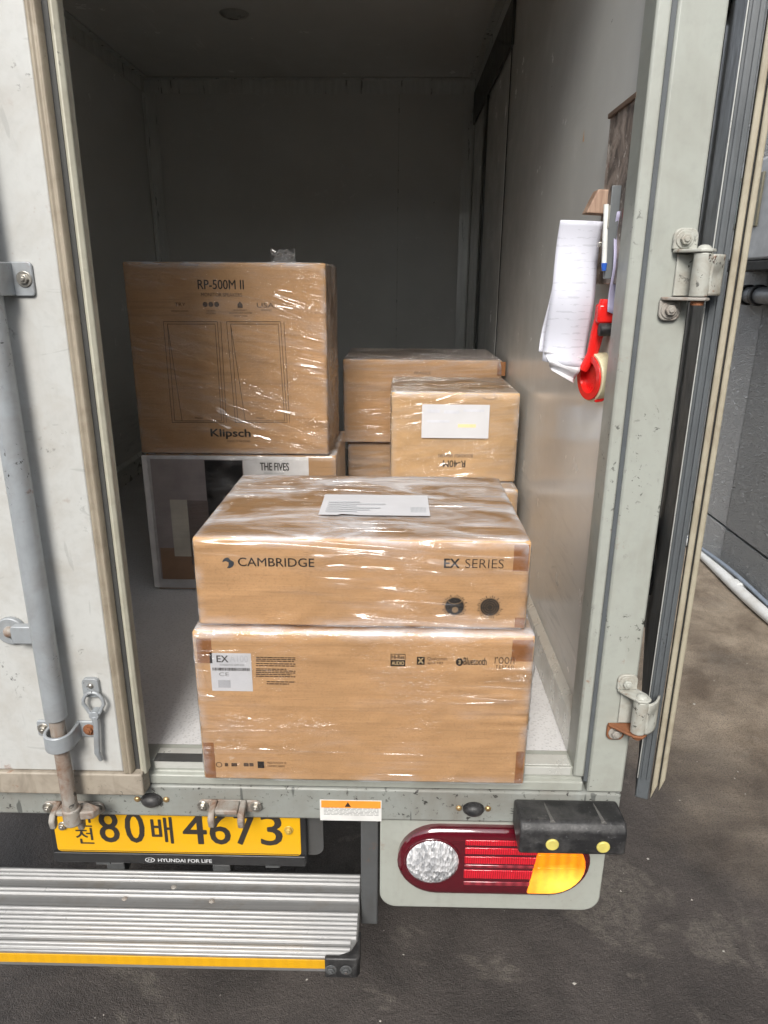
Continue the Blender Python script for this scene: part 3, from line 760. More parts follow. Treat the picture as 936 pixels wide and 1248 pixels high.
# ---- tail light on its plate
YP = 1.160
a = PY(463, 1050, YP).x; b = PY(737, 1050, YP).x; zb_ = .356
panel = obj('light_panel', MB().prism(rrect(a, b, zb_, .5895, .036, 8, (1, 1, 0, 0)), 'y', YP, YP + .025), M_grey, truck, bevel=.003)
tx0, tx1, tz0, tz1 = .014, .408, .411, .577
tz = (tz0 + tz1) / 2; R_ = (tz1 - tz0) / 2
def red_mat(name, col, rough, bstr, bscale, sx=1., emi=None, est=0.):
    g = G(name); n = g.noise(38, 4, .65, .5)
    hh = g.ma('MULTIPLY', g.ma('SINE', g.ma('MULTIPLY', g.sep()[0], bscale)), .5)
    hh = g.ma('ADD', hh, g.ma('MULTIPLY', n, 1.2))
    c = g.mix(g.step(hh, .1, 1.1), tuple(x * .5 for x in col), col) if bstr else col
    kw = dict(Coat_Weight=1., Coat_Roughness=.04)
    if emi:
        q = g.sep(); dx = g.ma('MULTIPLY', g.ma('SUBTRACT', q[0], emi[2]), .6); dz = g.ma('SUBTRACT', q[2], emi[3])
        dd = g.ma('SQRT', g.ma('ADD', g.ma('MULTIPLY', dx, dx), g.ma('MULTIPLY', dz, dz)))
        hot = g.ma('ADD', g.step(dd, .0, .06, 1.0, 0), g.ma('MULTIPLY', n, .35))
        kw.update(Emission_Color=g.mix(g.step(hot, .25, 1.1), emi[0], emi[1]), Emission_Strength=est)
    g.pr(c, rough, 0, g.bump(hh, bstr, .002), **kw); return g.m
def stadium(x0, x1, z0, z1, y0, y1, dome=.010, n=16):
    """pill-shaped lens with a crowned front"""
    r = (z1 - z0) / 2; zc_ = (z0 + z1) / 2
    def out(k):
        rr = r - k; x0_, x1_ = x0 + r, x1 - r
        return [(x1_ + rr * cos(t), zc_ + rr * sin(t)) for t in [-pi / 2 + pi * i / n for i in range(n + 1)]] + [(x0_ + rr * cos(t), zc_ + rr * sin(t)) for t in [pi / 2 + pi * i / n for i in range(n + 1)]]
    lv = [(0, y0), (0, y1 + dome * .9), (.004, y1 + dome * .4), (.011, y1 + dome * .1), (.025, y1)]
    m = MB(); N_ = 2 * (n + 1); vs = []
    for k, y in lv: vs += [(p[0], y, p[1]) for p in out(k)]
    fs = [(i * N_ + j, i * N_ + (j + 1) % N_, (i + 1) * N_ + (j + 1) % N_, (i + 1) * N_ + j) for i in range(len(lv) - 1) for j in range(N_)]
    fs += [tuple(range(N_)), tuple(range((len(lv) - 1) * N_, len(lv) * N_))]
    return m.add(vs, fs)
M_redcase = red_mat('dark_red_lens', (.085, .004, .010), .10, .0, 200)
tail = obj('tail_light', stadium(tx0, tx1, tz0, tz1, YP - .0005, YP - .022), M_redcase, truck, smooth=True)
yl = YP - .0222
rx0, rx1 = PY(566, 1050, YP - .022).x, PY(655, 1050, YP - .022).x
M_redb = red_mat('bright_red_lens', (.70, .012, .03), .14, .4, 1400)
M_redp = red_mat('pink_red_band', (.30, .03, .045), .12, .1, 300)
zz = [(tz + .050, tz + .063, M_redb), (tz + .028, tz + .044, M_redb), (tz + .004, tz + .022, M_redb), (tz - .034, tz - .012, M_redb), (tz - .006, tz + .001, M_redp), (tz - .052, tz - .042, M_redp)]
for z0, z1, mm in zz:
    obj('red_segment', MB().box(rx0, rx1, yl - .0012, yl + .004, z0, z1), mm, tail, bevel=.0015)
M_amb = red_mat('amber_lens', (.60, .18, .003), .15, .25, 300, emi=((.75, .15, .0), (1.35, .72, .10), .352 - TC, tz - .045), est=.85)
ax0 = PY(651, 1064, YP - .022).x
pts = [(ax0 + .008, tz + R_ * .84)] + [(tx1 - R_ + R_ * .86 * cos(t), tz + R_ * .84 * sin(t)) for t in [pi / 2 - pi * i / 14 for i in range(15)]] + [(ax0 - .012, tz - R_ * .84)]
obj('turn_lens', MB().prism(pts, 'y', yl - .0030, yl + .006), M_amb, tail, bevel=.003, seg=3)
obj('lens_rib', MB().box(ax0 + .004, tx1 - .03, yl - .0045, yl - .0031, tz - .004, tz - .001).box(ax0 + .004, tx1 - .03, yl - .0045, yl - .0031, tz + .028, tz + .031), M_amb, tail)
cc = PY(527, 1049, YP - .022); cr_ = .0535
obj('lens_ring', MB().tube([(cc.x, yl + .004, cc.z), (cc.x, yl - .003, cc.z)], cr_ + .004, 36), M_redcase, tail, smooth=True, bevel=.002)
def chrome_lens():
    g = G('clear_reversing_lens')
    v = g.n('TexVoronoi', {'Vector': g.map((1.7, .2, .8)), 'Scale': 115.}, feature='F1')
    c = g.mix(g.step(g.sep(v.outputs['Color'])[0], .1, .9), (.42, .43, .45), (.90, .90, .92))
    bs = g.bump(v.outputs['Distance'], 1., .004)
    g.pr(c, .2, .3, bs, Coat_Weight=1., Coat_Roughness=.03); return g.m
obj('clear_lens', MB().dome((cc.x, yl - .0032, cc.z), (0, -1, 0), cr_, .010, 40, 6), chrome_lens(), tail, smooth=True)

# ---- rubber bumper block
by0 = 1.068
x0, x1 = PY(636, 1025, by0).x - .004, PY(763, 1030, by0).x + .001
ztop = PY(695, 974, 1.145).z; zf = PY(695, 1014, by0).z; zbt = PY(700, 1044, by0).z
prof = [(1.148, zbt + .010), (1.148, ztop - .004), (1.138, ztop), (by0 + .014, zf + .012), (by0 + .003, zf + .002), (by0, zf - .006), (by0, zbt + .006), (by0 + .008, zbt)]
rb = MB().prism(prof, 'x', x0, x1)
rub = obj('rubber_bumper', rb, M_rubber, truck, bevel=.009, seg=3)
rub['label'] = 'scuffed black rubber bumper block with two yellow plugs'
M_plug = simple('yellow_plug', (.58, .50, .13), .4, var=.2)
for px_, py_ in ((673, 1029), (735, 1032)):
    p = PY(px_, py_, by0)
    obj('plug', MB().tube([(p.x, by0 + .002, p.z), (p.x, by0 - .0035, p.z)], .0125, 22), M_plug, rub, smooth=True, bevel=.002)
    gy0, gy1 = by0 + .012, by0 + .066; gz0 = zf + .012; gz1 = gz0 + (ztop - gz0) * (gy1 - gy0) / (1.138 - gy0 - .002)
    obj('groove_rib', MB().add([(p.x - .006, gy0, gz0 - .003), (p.x + .008, gy0, gz0 - .003), (p.x - .003, gy1, gz1 - .002), (p.x - .007, gy1, gz1 - .002), (p.x + .001, gy0, gz0 + .004), (p.x - .005, gy1, gz1 + .002)], [(0, 1, 4), (3, 5, 2), (0, 4, 5, 3), (1, 2, 5, 4), (0, 3, 2, 1)]), simple('worn_grey_rubber', (.11, .106, .10), .6), rub, bevel=.002)

# ================================================================== boxes
def shell(x0, x1, y0, y1, z0, z1, off, base, fn, res=.007, r=.012):
    """rounded, wrinkled film shell round a carton (open below)"""
    lo = Vector((x0 - off, y0 - off, z0 - .0)); hi = Vector((x1 + off, y1 + off, z1 + off))
    verts = []; faces = []; edge = []; index = {}
    def vert(p):
        key = (round(p[0] * 20000), round(p[1] * 20000), round(p[2] * 20000))
        if key in index: return index[key]
        q = Vector(p); inner = Vector((min(max(q.x, lo.x + r), hi.x - r), min(max(q.y, lo.y + r), hi.y - r), min(q.z, hi.z - r)))
        d = q - inner
        nrm = d.normalized() if d.length > 1e-9 else Vector((0, -1, 0))
        pos = inner + nrm * r
        # hollow between carton edge and film never below the carton face
        ds = sorted((min(q.x - lo.x, hi.x - q.x), min(q.y - lo.y, hi.y - q.y), hi.z - q.z))
        e = max(0., 1 - ds[1] / .020) * (1. if hi.z - q.z < .021 else .55)
        eb = max(0., 1 - (q.z - lo.z) / .02) if ds[0] < .002 else 0
        pos = pos + nrm * fn(pos, nrm)
        index[key] = len(verts); verts.append(pos - base); edge.append(min(1., max(e, eb * .6)))
        return index[key]
    def face(o, u, v):
        lu, lv = u.length, v.length; nu, nv = max(2, round(lu / res)), max(2, round(lv / res))
        ids = [[vert(o + u * (i / nu) + v * (j / nv)) for i in range(nu + 1)] for j in range(nv + 1)]
        for j in range(nv):
            for i in range(nu): faces.append((ids[j][i], ids[j][i + 1], ids[j + 1][i + 1], ids[j + 1][i]))
    ex, ey, ez = Vector((hi.x - lo.x, 0, 0)), Vector((0, hi.y - lo.y, 0)), Vector((0, 0, hi.z - lo.z))
    face(lo, ex, ez); face(lo + ex, ey, ez); face(lo + ex + ey, -ex, ez); face(lo + ey, -ey, ez); face(lo + ez, ex, ey)
    return verts, faces, edge

def carton(name, label, x0, x1, y0, y1, z0, z1, card, wrap, group=None, seed=0., amp=.0016, tilt=.08, crump=.0006, yaw=0., film=.0022, rs=.007):
    base = Vector(((x0 + x1) / 2, (y0 + y1) / 2, z0))
    t = thing(name, base, label, 'box', group)
    obj('carton', MB().box(x0, x1, y0, y1, z0, z1), card, t, bevel=.004, seg=2)
    if wrap:
        def fn(p, n):
            q = Vector(((p.x + p.y * .6) * 1.4 + seed, p.y * 9 + seed, (p.z + tilt * p.x) * 26 + p.y * 8))
            a = noise.noise(q); b = noise.noise(Vector((q.x * 2.1, q.y * 2, q.z * 2.2 + 5)))
            rg = max(0., 1 - abs(a) * 4.0) ** 2 + .4 * max(0., 1 - abs(b) * 4.0) ** 2
            m_ = max(0., noise.noise(Vector((p.x * 3 + seed, p.y * 4, p.z * 4 + 2))) - .02) * 2.0
            c = noise.noise(Vector((p.x * 38 + seed, p.y * 38, p.z * 38)))
            return rg * m_ * amp * 1.6 + max(0, c) * crump * 2
        vs, fs, ed = shell(x0, x1, y0, y1, z0 + .0006, z1, film, base, fn, rs)
        me = bpy.data.meshes.new('plastic_wrap'); me.from_pydata([tuple(v) for v in vs], [], fs)
        at = me.attributes.new('edge', 'FLOAT', 'POINT'); at.data.foreach_set('value', ed)
        for p in me.polygons: p.use_smooth = True
        me.materials.append(wrap)
        o = bpy.data.objects.new('plastic_wrap', me); link(o, t)
    return t

# ---- wide amplifier box at the sill
AY = 1.105; AT = 1.033
W_a = mk_wrap('film_front', 2, .10, .7, .10, 1.3, .5)
bA = carton('cardboard_box', 'wide kraft box at the sill with a white model label, overhanging the bar', -.356, .2495, AY, AY + .47, .7205, AT, M_card, W_a, seed=2.2, amp=.0014, tilt=.03)
Yd = AY - .0006
for q in ((240, 778, 258, 808), (624, 780, 651, 806), (628, 916, 645, 956), (245, 905, 262, 948)):
    rect_px('tape', *q, AY - .0001, M_tapebrown, bA, .0005, (-.3525, .2465, .7235, AT - .003))
lab = rect_px('label', 257, 796, 307, 842, AY - .0001, M_white, bA, .0005)
Yl = AY - .0010
text_px('EX', 264, 799, 278, 807, Yl, M_ink, lab, .02)
text_px('A100', 280, 799, 302, 807, Yl, simple('pale_grey_print', (.50, .50, .52), .6), lab, -.01)
text_px('INTEGRATED AMPLIFIER', 268, 809.5, 298, 811.5, Yl, simple('mid_grey_print', (.22, .22, .22), .6), lab)
bc = MB(); a, b = pxbox(259, 814, 304, 817.5, Yl)
x = a[0]
while x < b[0]:
    wd = random.choice((.0006, .0009, .0014)); bc.box(x, x + wd, Yl - .0001, Yl + .0002, a[1], b[1]); x += wd + random.choice((.0006, .0009, .0012))
obj('barcode', bc, M_ink, lab)
text_px('CE', 267, 819.5, 279, 824, Yl, MATS['mid_grey_print'], lab)
rect_px('smudge', 266, 829, 281, 838, Yl, simple('grey_smudge', (.40, .40, .42), .7), lab, .0002)
fp = MB()
for i, py in enumerate([801, 803.2, 805.4, 808.5, 811, 815, 817.2, 819.4, 821.6, 824, 830.5, 833]):
    xa = 312 if i < 10 else 325; xb = 360 - random.random() * 14 if i % 3 == 2 else 360
    a, b = pxbox(xa, py, xb, py + 1.1, Yd); x = a[0]
    while x < b[0]:
        l = random.uniform(.003, .010); fp.box(x, min(x + l, b[0]), Yd - .0001, Yd + .0003, a[1], b[1]); x += l + .0012
obj('fine_print', fp, M_ink2, bA)
def ring(mb, cx, cz, Y, r0, r1, n=32, ex=1., gaps=None):
    for k in range(n):
        if gaps and gaps(k): continue
        t0, t1 = 2 * pi * k / n, 2 * pi * (k + 1) / n
        mb.add([(cx + r * cos(t) * ex, Y, cz + r * sin(t)) for t, r in ((t0, r0), (t1, r0), (t1, r1), (t0, r1))], [(0, 1, 2, 3)])
    return mb
# certification marks
m = MB(); a, b = pxbox(476, 797, 494, 812, Yd)
for q in ((a[0], b[0], b[1] - .001, b[1]), (a[0], b[0], a[1], a[1] + .001), (a[0], a[0] + .001, a[1], b[1]), (b[0] - .001, b[0], a[1], b[1])): m.box(q[0], q[1], Yd - .0001, Yd + .0003, q[2], q[3])
m.box(a[0], b[0], Yd - .0001, Yd + .0003, a[1], (a[1] + b[1]) / 2)
obj('audio_mark', m, M_ink, bA)
text_px('Hi-Res', 477.5, 798.5, 492.5, 803, Yd, M_ink, bA, .02)
text_px('AUDIO', 477.5, 806, 492.5, 810.5, Yd - .0004, M_card_edge, bA, .02)
rect_px('codec_mark', 508, 800.5, 517.5, 810, Yd, M_ink, bA, .0003)
text_px('X', 509.5, 802, 516, 808.5, Yd - .0006, M_card_edge, bA, .05)
text_px('Qualcomm', 521, 801, 545, 805.5, Yd, M_ink2, bA); text_px('aptX HD', 521, 806.5, 540, 810.5, Yd, M_ink2, bA)
p = PY(560, 807, Yd); m = MB(); m.add([(u, Yd, v) for u, v in disc(p.x, p.z, .0072, 24, .0082 if False else None)], [tuple(range(24))]) if False else m.prism(disc(p.x, p.z, .0065, 24, .0078), 'y', Yd, Yd + .0002)
obj('wireless_mark', m, M_ink, bA)
m = MB()
for s in (((-.3, -.5), (.3, .25)), ((.3, .25), (0, .62)), ((0, .62), (0, -.62)), ((0, -.62), (.3, -.25)), ((.3, -.25), (-.3, .5))):
    (xa, za), (xb, zb2) = s; u = Vector((xb - xa, zb2 - za)).normalized() * .0005; nn = Vector((-u.y, u.x)); k = .0072
    m.add([(p.x + xa * k - nn.x, Yd - .0004, p.z + za * k - nn.y), (p.x + xb * k - nn.x, Yd - .0004, p.z + zb2 * k - nn.y), (p.x + xb * k + nn.x, Yd - .0004, p.z + zb2 * k + nn.y), (p.x + xa * k + nn.x, Yd - .0004, p.z + za * k + nn.y)], [(0, 1, 2, 3)])
obj('wireless_rune', m, M_card_edge, bA)
text_px('Bluetooth', 565, 801.5, 593, 810.5, Yd, M_ink, bA, .012)
text_px('roon', 603, 801, 627, 809, Yd, M_ink, bA, -.012); text_px('T E S T E D', 604, 811, 626, 815, Yd, M_ink, bA)
m = MB(); q = PY(267, 932, Yd); ring(m, q.x, q.z, Yd, .0045, .006, 20)
for xa, xb in ((274, 278), (282, 289), (297, 303), (304, 309)):
    a, b = pxbox(xa, 930, xb, 934, Yd); m.box(a[0], b[0], Yd - .0001, Yd + .0003, a[1], b[1])
obj('care_marks', m, M_ink2, bA)
rect_px('care_mark', 314, 928, 322, 936, Yd, M_ink, bA, .0003)
text_px('MADE FOR INDOOR USE', 326, 928.5, 349, 931, Yd, M_ink2, bA); text_px('CONFORMITY MARKING', 326, 932.5, 347, 935, Yd, M_ink2, bA)

# ---- box on top of it
BY = 1.122; BT = 1.203; BZ = AT + .0052
W_b = mk_wrap('film_top_box', -5, .12, 1., .16, 4.1, .8)
bB = carton('cardboard_box', 'kraft box with a round leaf logo, stacked on the wide box at the sill', -.347, .234, BY, BY + .415, BZ, BT, M_card, W_b, seed=8.1, amp=.0018, tilt=-.10)
Yd = BY - .0006
p = PY(278, 686, Yd)
m = MB().prism(disc(p.x, p.z, .0100, 28), 'y', Yd, Yd + .0003)
obj('logo_disc', m, simple('blue_grey_print', (.045, .055, .068), .6), bB)
m = MB().add([(p.x + u, Yd - .0005, p.z + v) for u, v in ((-.0105, .0012), (-.004, .0035), (.001, .001), (.0005, -.005), (-.003, -.0098), (-.008, -.0065))], [tuple(range(6))])
m.add([(p.x + u, Yd - .0005, p.z + v) for u, v in ((.001, .0095), (.0045, .0055), (.0105, .002), (.0095, .005), (.006, .0085))], [tuple(range(5))])
obj('logo_leaf', m, M_card, bB)
text_px('CAMBRIDGE', 290, 680, 383, 690.5, Yd, M_ink, bB, .006)
text_px('EX', 541.5, 681, 560, 692, Yd, M_ink, bB, .03); text_px('SERIES', 567, 681.5, 614, 692.5, Yd, M_ink, bB, -.012)
for q, k in (((554, 739), 0), ((597, 740), 1)):
    p = PY(*q, Yd)
    m = MB().prism(disc(p.x, p.z, .0165, 32), 'y', Yd, Yd + .0003)
    for j in range(36):
        if random.random() < .2: continue
        t = 2 * pi * j / 36; r0, r1 = .0185, .0205 + .0012 * (j % 3)
        m.add([(p.x + r * cos(t + d_), Yd, p.z + r * sin(t + d_)) for r, d_ in ((r0, -.03), (r0, .03), (r1, .03), (r1, -.03))], [(0, 1, 2, 3)])
    ring(m, p.x, p.z, Yd, .0172, .0178, 36)
    obj('instruction_icon', m, M_ink, bB)
    m = MB()
    if k == 0:
        m.prism(disc(p.x + .001, p.z - .0065, .0055, 20), 'y', Yd - .0005, Yd - .0003)
        for j in range(10):
            t0, t1 = pi * (1.08 + .09 * j), pi * (1.08 + .09 * (j + 1))
            m.add([(p.x + r * cos(t), Yd - .0005, p.z + .014 + r * .7 * sin(t)) for t, r in ((t0, .0125), (t1, .0125), (t1, .0137), (t0, .0137))], [(0, 1, 2, 3)])
    else:
        for r in (.005, .009, .013): ring(m, p.x, p.z, Yd - .0005, r, r + .0006, 28, gaps=lambda k_: k_ % 7 == 0)
    obj('icon_detail', m, simple('icon_tan', (.30, .20, .11), .7), bB)
for q in ((626, 664, 649, 696), (627, 753, 645, 772)): rect_px('tape', *q, BY - .0001, M_tapebrown, bB, .0005, (-.344, .231, BZ + .003, BT - .003))
# address label lying on top
c0 = PZ(388, 631, BT); c1 = PZ(524, 631, BT); y1_ = PZ(400, 606, BT).y
def labfn(u, v):
    x = c0.x + (c1.x - c0.x) * u; y = c0.y + (y1_ - c0.y) * v
    return (x, y, BT + .0062 + .0022 * max(0, sin(u * 7 + .5)) * (1 - v) * (u > .2) * (u < .75))
lab = obj('label', MB().grid(labfn, 24, 4), M_white, bB, smooth=True)
m = MB()
for k in range(12):
    x = c0.x + (c1.x - c0.x) * (.83 + .012 * k); m.box(x, x + .0012, c0.y + .02, c0.y + .05, BT + .0066, BT + .0070)
for k in range(6):
    x = c0.x + .012; m.box(x, x + random.uniform(.05, .12), c0.y + .012 + k * .012, c0.y + .0145 + k * .012, BT + .0092, BT + .0096)
obj('label_print', m, simple('pale_print', (.42, .44, .46), .6), lab)

# ---- speaker carton pair on the left
FY = 1.972; FT = 1.144
W_f = mk_wrap('film_dark', 6, .06, 1., .25, 7.7, .4)
bF = carton('cardboard_box', 'white printed speaker carton on the truck floor with a room picture', -.725, -.172, FY, FY + .36, FL + .0015, FT, M_card3, W_f, seed=5.5, amp=.0012, crump=.0004)
Yd = FY - .0002
sh = rect_px('print_panel', 180.5, 556, 378, 717, Yd, simple('white_carton_print', (.68, .665, .655), .5), bF, .0004)
Yd -= .0006
rect_px('picture_wall', 190, 560, 300, 706, Yd, simple('picture_taupe', (.40, .355, .345), .5), sh, .0003)
rect_px('picture_dark', 254, 561, 299, 700, Yd - .0005, simple('picture_black', (.018, .017, .018), .4), sh, .0003)
rect_px('picture_shelf', 197, 668, 262, 706, Yd - .0005, simple('picture_wood', (.36, .22, .135), .5), sh, .0002)
rect_px('picture_speaker', 210, 609, 231, 678, Yd - .0010, simple('picture_cream', (.66, .62, .53), .5), sh, .0003)
rect_px('picture_speaker_side', 231, 610, 256, 688, Yd - .0010, simple('picture_brown', (.20, .15, .135), .5), sh, .0003)
text_px('THE FIVES', 317, 564, 352, 573.5, Yd, M_ink, sh, .02)
text_px('POWERED MONITORS', 322, 576, 346, 578, Yd, MATS['mid_grey_print'], sh)

KY = 1.966; KT = 1.668; KZ = FT + .0045
W_k = mk_wrap('film_speaker', -20, .10, 1.0, .55, 3.4, .3, .09, .03)
bK = carton('cardboard_box', 'large square kraft speaker box with two printed outlines, on the white carton', -.733, -.192, KY, KY + .36, KZ, KT, M_card, W_k, seed=1.1, amp=.0022, tilt=.32, crump=.0007)
Yd = KY - .0006
text_px('RP-500M II', 241, 341, 297, 352.5, Yd, M_ink, bK, .012)
text_px('MONITOR SPEAKERS', 245, 357, 295, 361.5, Yd, M_ink2, bK)
for n_, q in enumerate(((213, 369, 226, 373), (313, 375 - 6, 334, 375))):
    text_px(('TRY', 'USA')[n_], *q, Yd, M_ink2, bK)
m = MB()
for px_ in (250, 257, 264): q = PY(px_, 371, Yd); m.prism(disc(q.x, q.z, .0068, 18), 'y', Yd, Yd + .0002)
q = PY(292.5, 371.5, Yd); m.prism([(q.x - .007, q.z - .008), (q.x + .007, q.z - .008), (q.x + .007, q.z + .001), (q.x, q.z + .009), (q.x - .007, q.z + .001)], 'y', Yd, Yd + .0002)
obj('feature_icons', m, M_ink2, bK)
for s, q in (('DESIGN AWARD', (209, 378, 230, 380)), ('HORN', (252, 377.5, 262, 379.5)), ('WOOFER', (251, 381, 263, 383)), ('LEGENDARY', (284, 377, 301, 379)), ('SOUND AT HOME', (279, 380.5, 307, 382.5)), ('SINCE 1946', (285, 384, 301, 386)), ('DESIGNED', (318, 377, 331, 379))):
    text_px(s, *q, Yd, M_ink2, bK)
m = MB()
def line_px(m, x0, y0, x1, y1, w_=.0012):
    a = PY(x0, y0, Yd); b = PY(x1, y1, Yd); d = Vector((b.x - a.x, b.z - a.z)).normalized() * w_ / 2; n_ = (-d.y, d.x)
    m.add([(a.x + n_[0], Yd, a.z + n_[1]), (b.x + n_[0], Yd, b.z + n_[1]), (b.x - n_[0], Yd, b.z - n_[1]), (a.x - n_[0], Yd, a.z - n_[1])], [(0, 1, 2, 3)])
def box_out(x0, y0, x1, y1, x2, x3, y2, **k):
    line_px(m, x0, y0, x1, y1, **k); line_px(m, x1, y1, x2, y2, **k); line_px(m, x2, y2, x3, y2, **k); line_px(m, x3, y2, x0, y0, **k)
for o in (0, 77):
    box_out(199 + o, 392, 265 + o, 392, 273 + o, 210 + o, 515); box_out(204 + o, 395, 262 + o, 395, 270 + o, 213 + o, 513); line_px(m, 204 + o, 395, 222 + o, 513); line_px(m, 269 + o, 392, 276 + o, 515)
obj('speaker_outlines', m, M_ink, bK)
for o in (0, 75): text_px('Klipsch', 238 + o, 508.5, 247 + o, 511, Yd, M_ink, bK)
text_px('Klipsch', 257, 523, 305, 535, Yd, M_ink, bK, .035)
text_px('KEEPERS OF THE SOUND', 277, 536.5, 305, 539, Yd, M_ink2, bK)
# loose tail of film standing on the top edge
tm = MB()
def tail_fn(u, v):
    a = PY(330 + 30 * u, 318, KY + .10)
    return (a.x, a.y + .02 * noise.noise(Vector((u * 4, v * 4, 1))), KT + .003 + .035 * v + .006 * noise.noise(Vector((u * 6, v * 3, 5))))
tm.grid(tail_fn, 18, 8); tm_o = obj('wrap_tail', tm, mk_wrap('film_tail', 20, .5, 1., 1.4, 2., .3), bK, smooth=True)

# ---- boxes at the right wall
W_r = mk_wrap('film_small_box', 14, .08, .8, .85, 6.2, .4, .10, .06)
LZ = 1.060
bP = carton('cardboard_box', 'kraft box on the floor under the small box with the white label', .03, .352, 1.93, 2.29, FL + .0015, LZ, M_card2, W_r, seed=3.3, amp=.001, crump=.0006)
RY_, RT = 2.0, 1.324; RZ = LZ + .0045
bR = carton('cardboard_box', 'small pale kraft box with a white label and upside-down lettering', -.013, .352, RY_, RY_ + .34, RZ, RT, M_card2, W_r, seed=9.3, amp=.0012, crump=.0010)
Yd = RY_ - .0006
Yd = RY_ - .0056
rect_px('label', 514, 493, 596, 534, Yd, M_white, bR, .0004)
for k, q in enumerate(((520, 499, 536, 503), (541, 500, 560, 504), (565, 499, 590, 502), (558, 517, 580, 521), (520, 512, 548, 515))):
    rect_px('label_print', *q, Yd - .0006, simple('faint_print', (.60, .61, .66), .6) if k != 3 else simple('faint_yellow', (.75, .62, .34), .6), bR, .0002)
Yd = RY_ - .0006
text_px('R-40M', 540, 561, 567, 569.5, Yd, M_ink, bR, .012, flip=True)
text_px('BOOKSHELF SPEAKERS', 534, 553.5, 576, 557.5, Yd, M_ink2, bR, flip=True)
m = MB(); q = PY(597, 486, Yd)
for k in range(12):
    t0, t1 = pi * (1 + k / 12), pi * (1 + (k + 1) / 12)
    for r in (.020, .016): m.add([(q.x + rr * cos(t), Yd, q.z + .005 + rr * .4 * sin(t)) for t, rr in ((t0, r), (t1, r), (t1, r + .001), (t0, r + .001))], [(0, 1, 2, 3)])
obj('hand_hole_print', m, M_ink2, bR)
W_q = mk_wrap('film_back_box', 6, .14, 1., .6, 12.2, .25, .10, .10)
QY = 2.40
bQ = carton('cardboard_box', 'kraft box in the deepest row, lower one of its stack', -.168, .352, QY + .02, QY + .42, FL + .0015, 1.086, M_card3, W_q, seed=4.3, amp=.0016, crump=.0005)
bT = carton('cardboard_box', 'long kraft box in the deepest row, top of its stack behind the small box', -.180, .354, QY, QY + .42, 1.0905, 1.374, M_card, W_q, seed=6.6, amp=.0022, crump=.0006)
rect_px('tape', 606, 441, 616, 458, QY - .0001, M_tapebrown, bT, .0005)
text_px('FRAGILE', 505, 453, 525, 456.5, QY - .0006, M_ink2, bT)

# ================================================================== things hanging on the right wall
bd = thing('notice_board', (XR, 1.3, 1.6), 'weathered mottled board fixed to the inner side wall', 'board')
def mk_board():
    g = G('weathered_board')
    n = g.noise(30, 8, .7, .8, vec=g.map((1, .8, .6)))
    c = g.mix(g.step(n, .38, .62), (.12, .10, .088), (.42, .35, .30))
    c = g.mix(g.step(g.noise(50, 6, .75), .58, .66), c, (.60, .55, .50))
    c = g.mix(g.step(g.noise(16, 4), .64, .70), c, (.20, .05, .035))
    g.pr(c, .6, 0, g.bump(n, .4, .003)); return g.m
q0, q1 = PX(745, 136, XR - .008), PX(733, 300, XR - .008)
obj('board', MB().box(XR - .012, XR - .0005, 1.206, q0.y - .012, 1.62, q0.z - .006), mk_board(), bd, bevel=.002)
obj('rim', MB().box(XR - .0165, XR - .0122, 1.206, q0.y - .012, q0.z - .014, q0.z - .006), simple('rim_brown', (.16, .11, .08), .6), bd, bevel=.001)

wb = thing('wooden_block', (XR - .03, 1.34, 1.72), 'small brown wooden wedge block on the inner wall above the papers', 'block')
m = MB(); a = PY(728, 231, 1.33); b = PY(742, 231, 1.33); c = PY(738, 262, 1.33); d = PY(713, 260, 1.33)
m.prism([(a.x, a.z), (XR - .001, a.z - .001), (XR - .001, c.z), (d.x, d.z)], 'y', 1.322, 1.356)
def mk_wood():
    g = G('raw_wood'); n = g.noise(12, 5, .6, 1.2, vec=g.map((6, 1, 1)))
    g.pr(g.mix(g.step(n, .35, .65), (.26, .16, .11), (.42, .29, .21)), .6, 0, g.bump(n, .2, .002)); return g.m
obj('block', m, mk_wood(), wb, bevel=.002)

mp = thing('metal_pocket', (XR, 1.25, 1.6), 'dark grey metal plate on the wall clipping papers and a pen', 'holder')
zt_, zb_2 = PY(755, 226, 1.245).z, PY(752, 340, 1.245).z
obj('back_plate', MB().box(PY(746, 226, 1.245).x, XR - .0125, 1.243, 1.247, zb_2, zt_), simple('pocket_grey', (.13, .14, .145), .4), mp, bevel=.001)
obj('spring_clip', MB().box(PY(728, 300, 1.255).x, XR - .0125, 1.2475, 1.258, zb_2 + .05, zb_2 + .058), M_bolt, mp, bevel=.001)

def sheet(name, label, fn, nu=10, nv=30, mat=M_white):
    return tag(obj(name, MB().grid(fn, nu, nv), mat, None, smooth=True, solid=.0008), label, 'paper', None)
def lerp(a, b, t): return a + (b - a) * t
def sheet_px(tl, tr, bl, br, Y0, bow, curl):
    A_, B_, C_, D_ = (PY(*tl, Y0), PY(*tr, Y0), PY(*bl, Y0), PY(*br, Y0))
    def fn(u, v):
        p = A_.lerp(B_, u).lerp(C_.lerp(D_, u), v)
        p.y += bow * sin(pi * u) * (.3 + v) + curl * max(0, v - .8) ** 2 * 8 + .006 * sin(v * 9)
        return tuple(p)
    return fn
def mk_paper():
    g = G('printed_slip')
    z = g.sep()
    ln = g.step(g.ma('SINE', g.ma('MULTIPLY', z[2], 520.)), .55, .7)
    bl_ = g.step(g.noise(60, 2, vec=g.map((1, 1, 4))), .52, .56)
    c = g.mix(g.ma('MULTIPLY', g.ma('MULTIPLY', ln, bl_), .32), (.56, .565, .63), (.28, .29, .33))
    g.pr(c, .6); return g.m
M_slip = mk_paper()
sheet('paper_slips', 'long white printed slips hanging beside the grey metal plate on the wall', sheet_px((683, 268), (735, 270), (661, 440), (713, 448), 1.285, -.012, -.006), mat=M_slip)
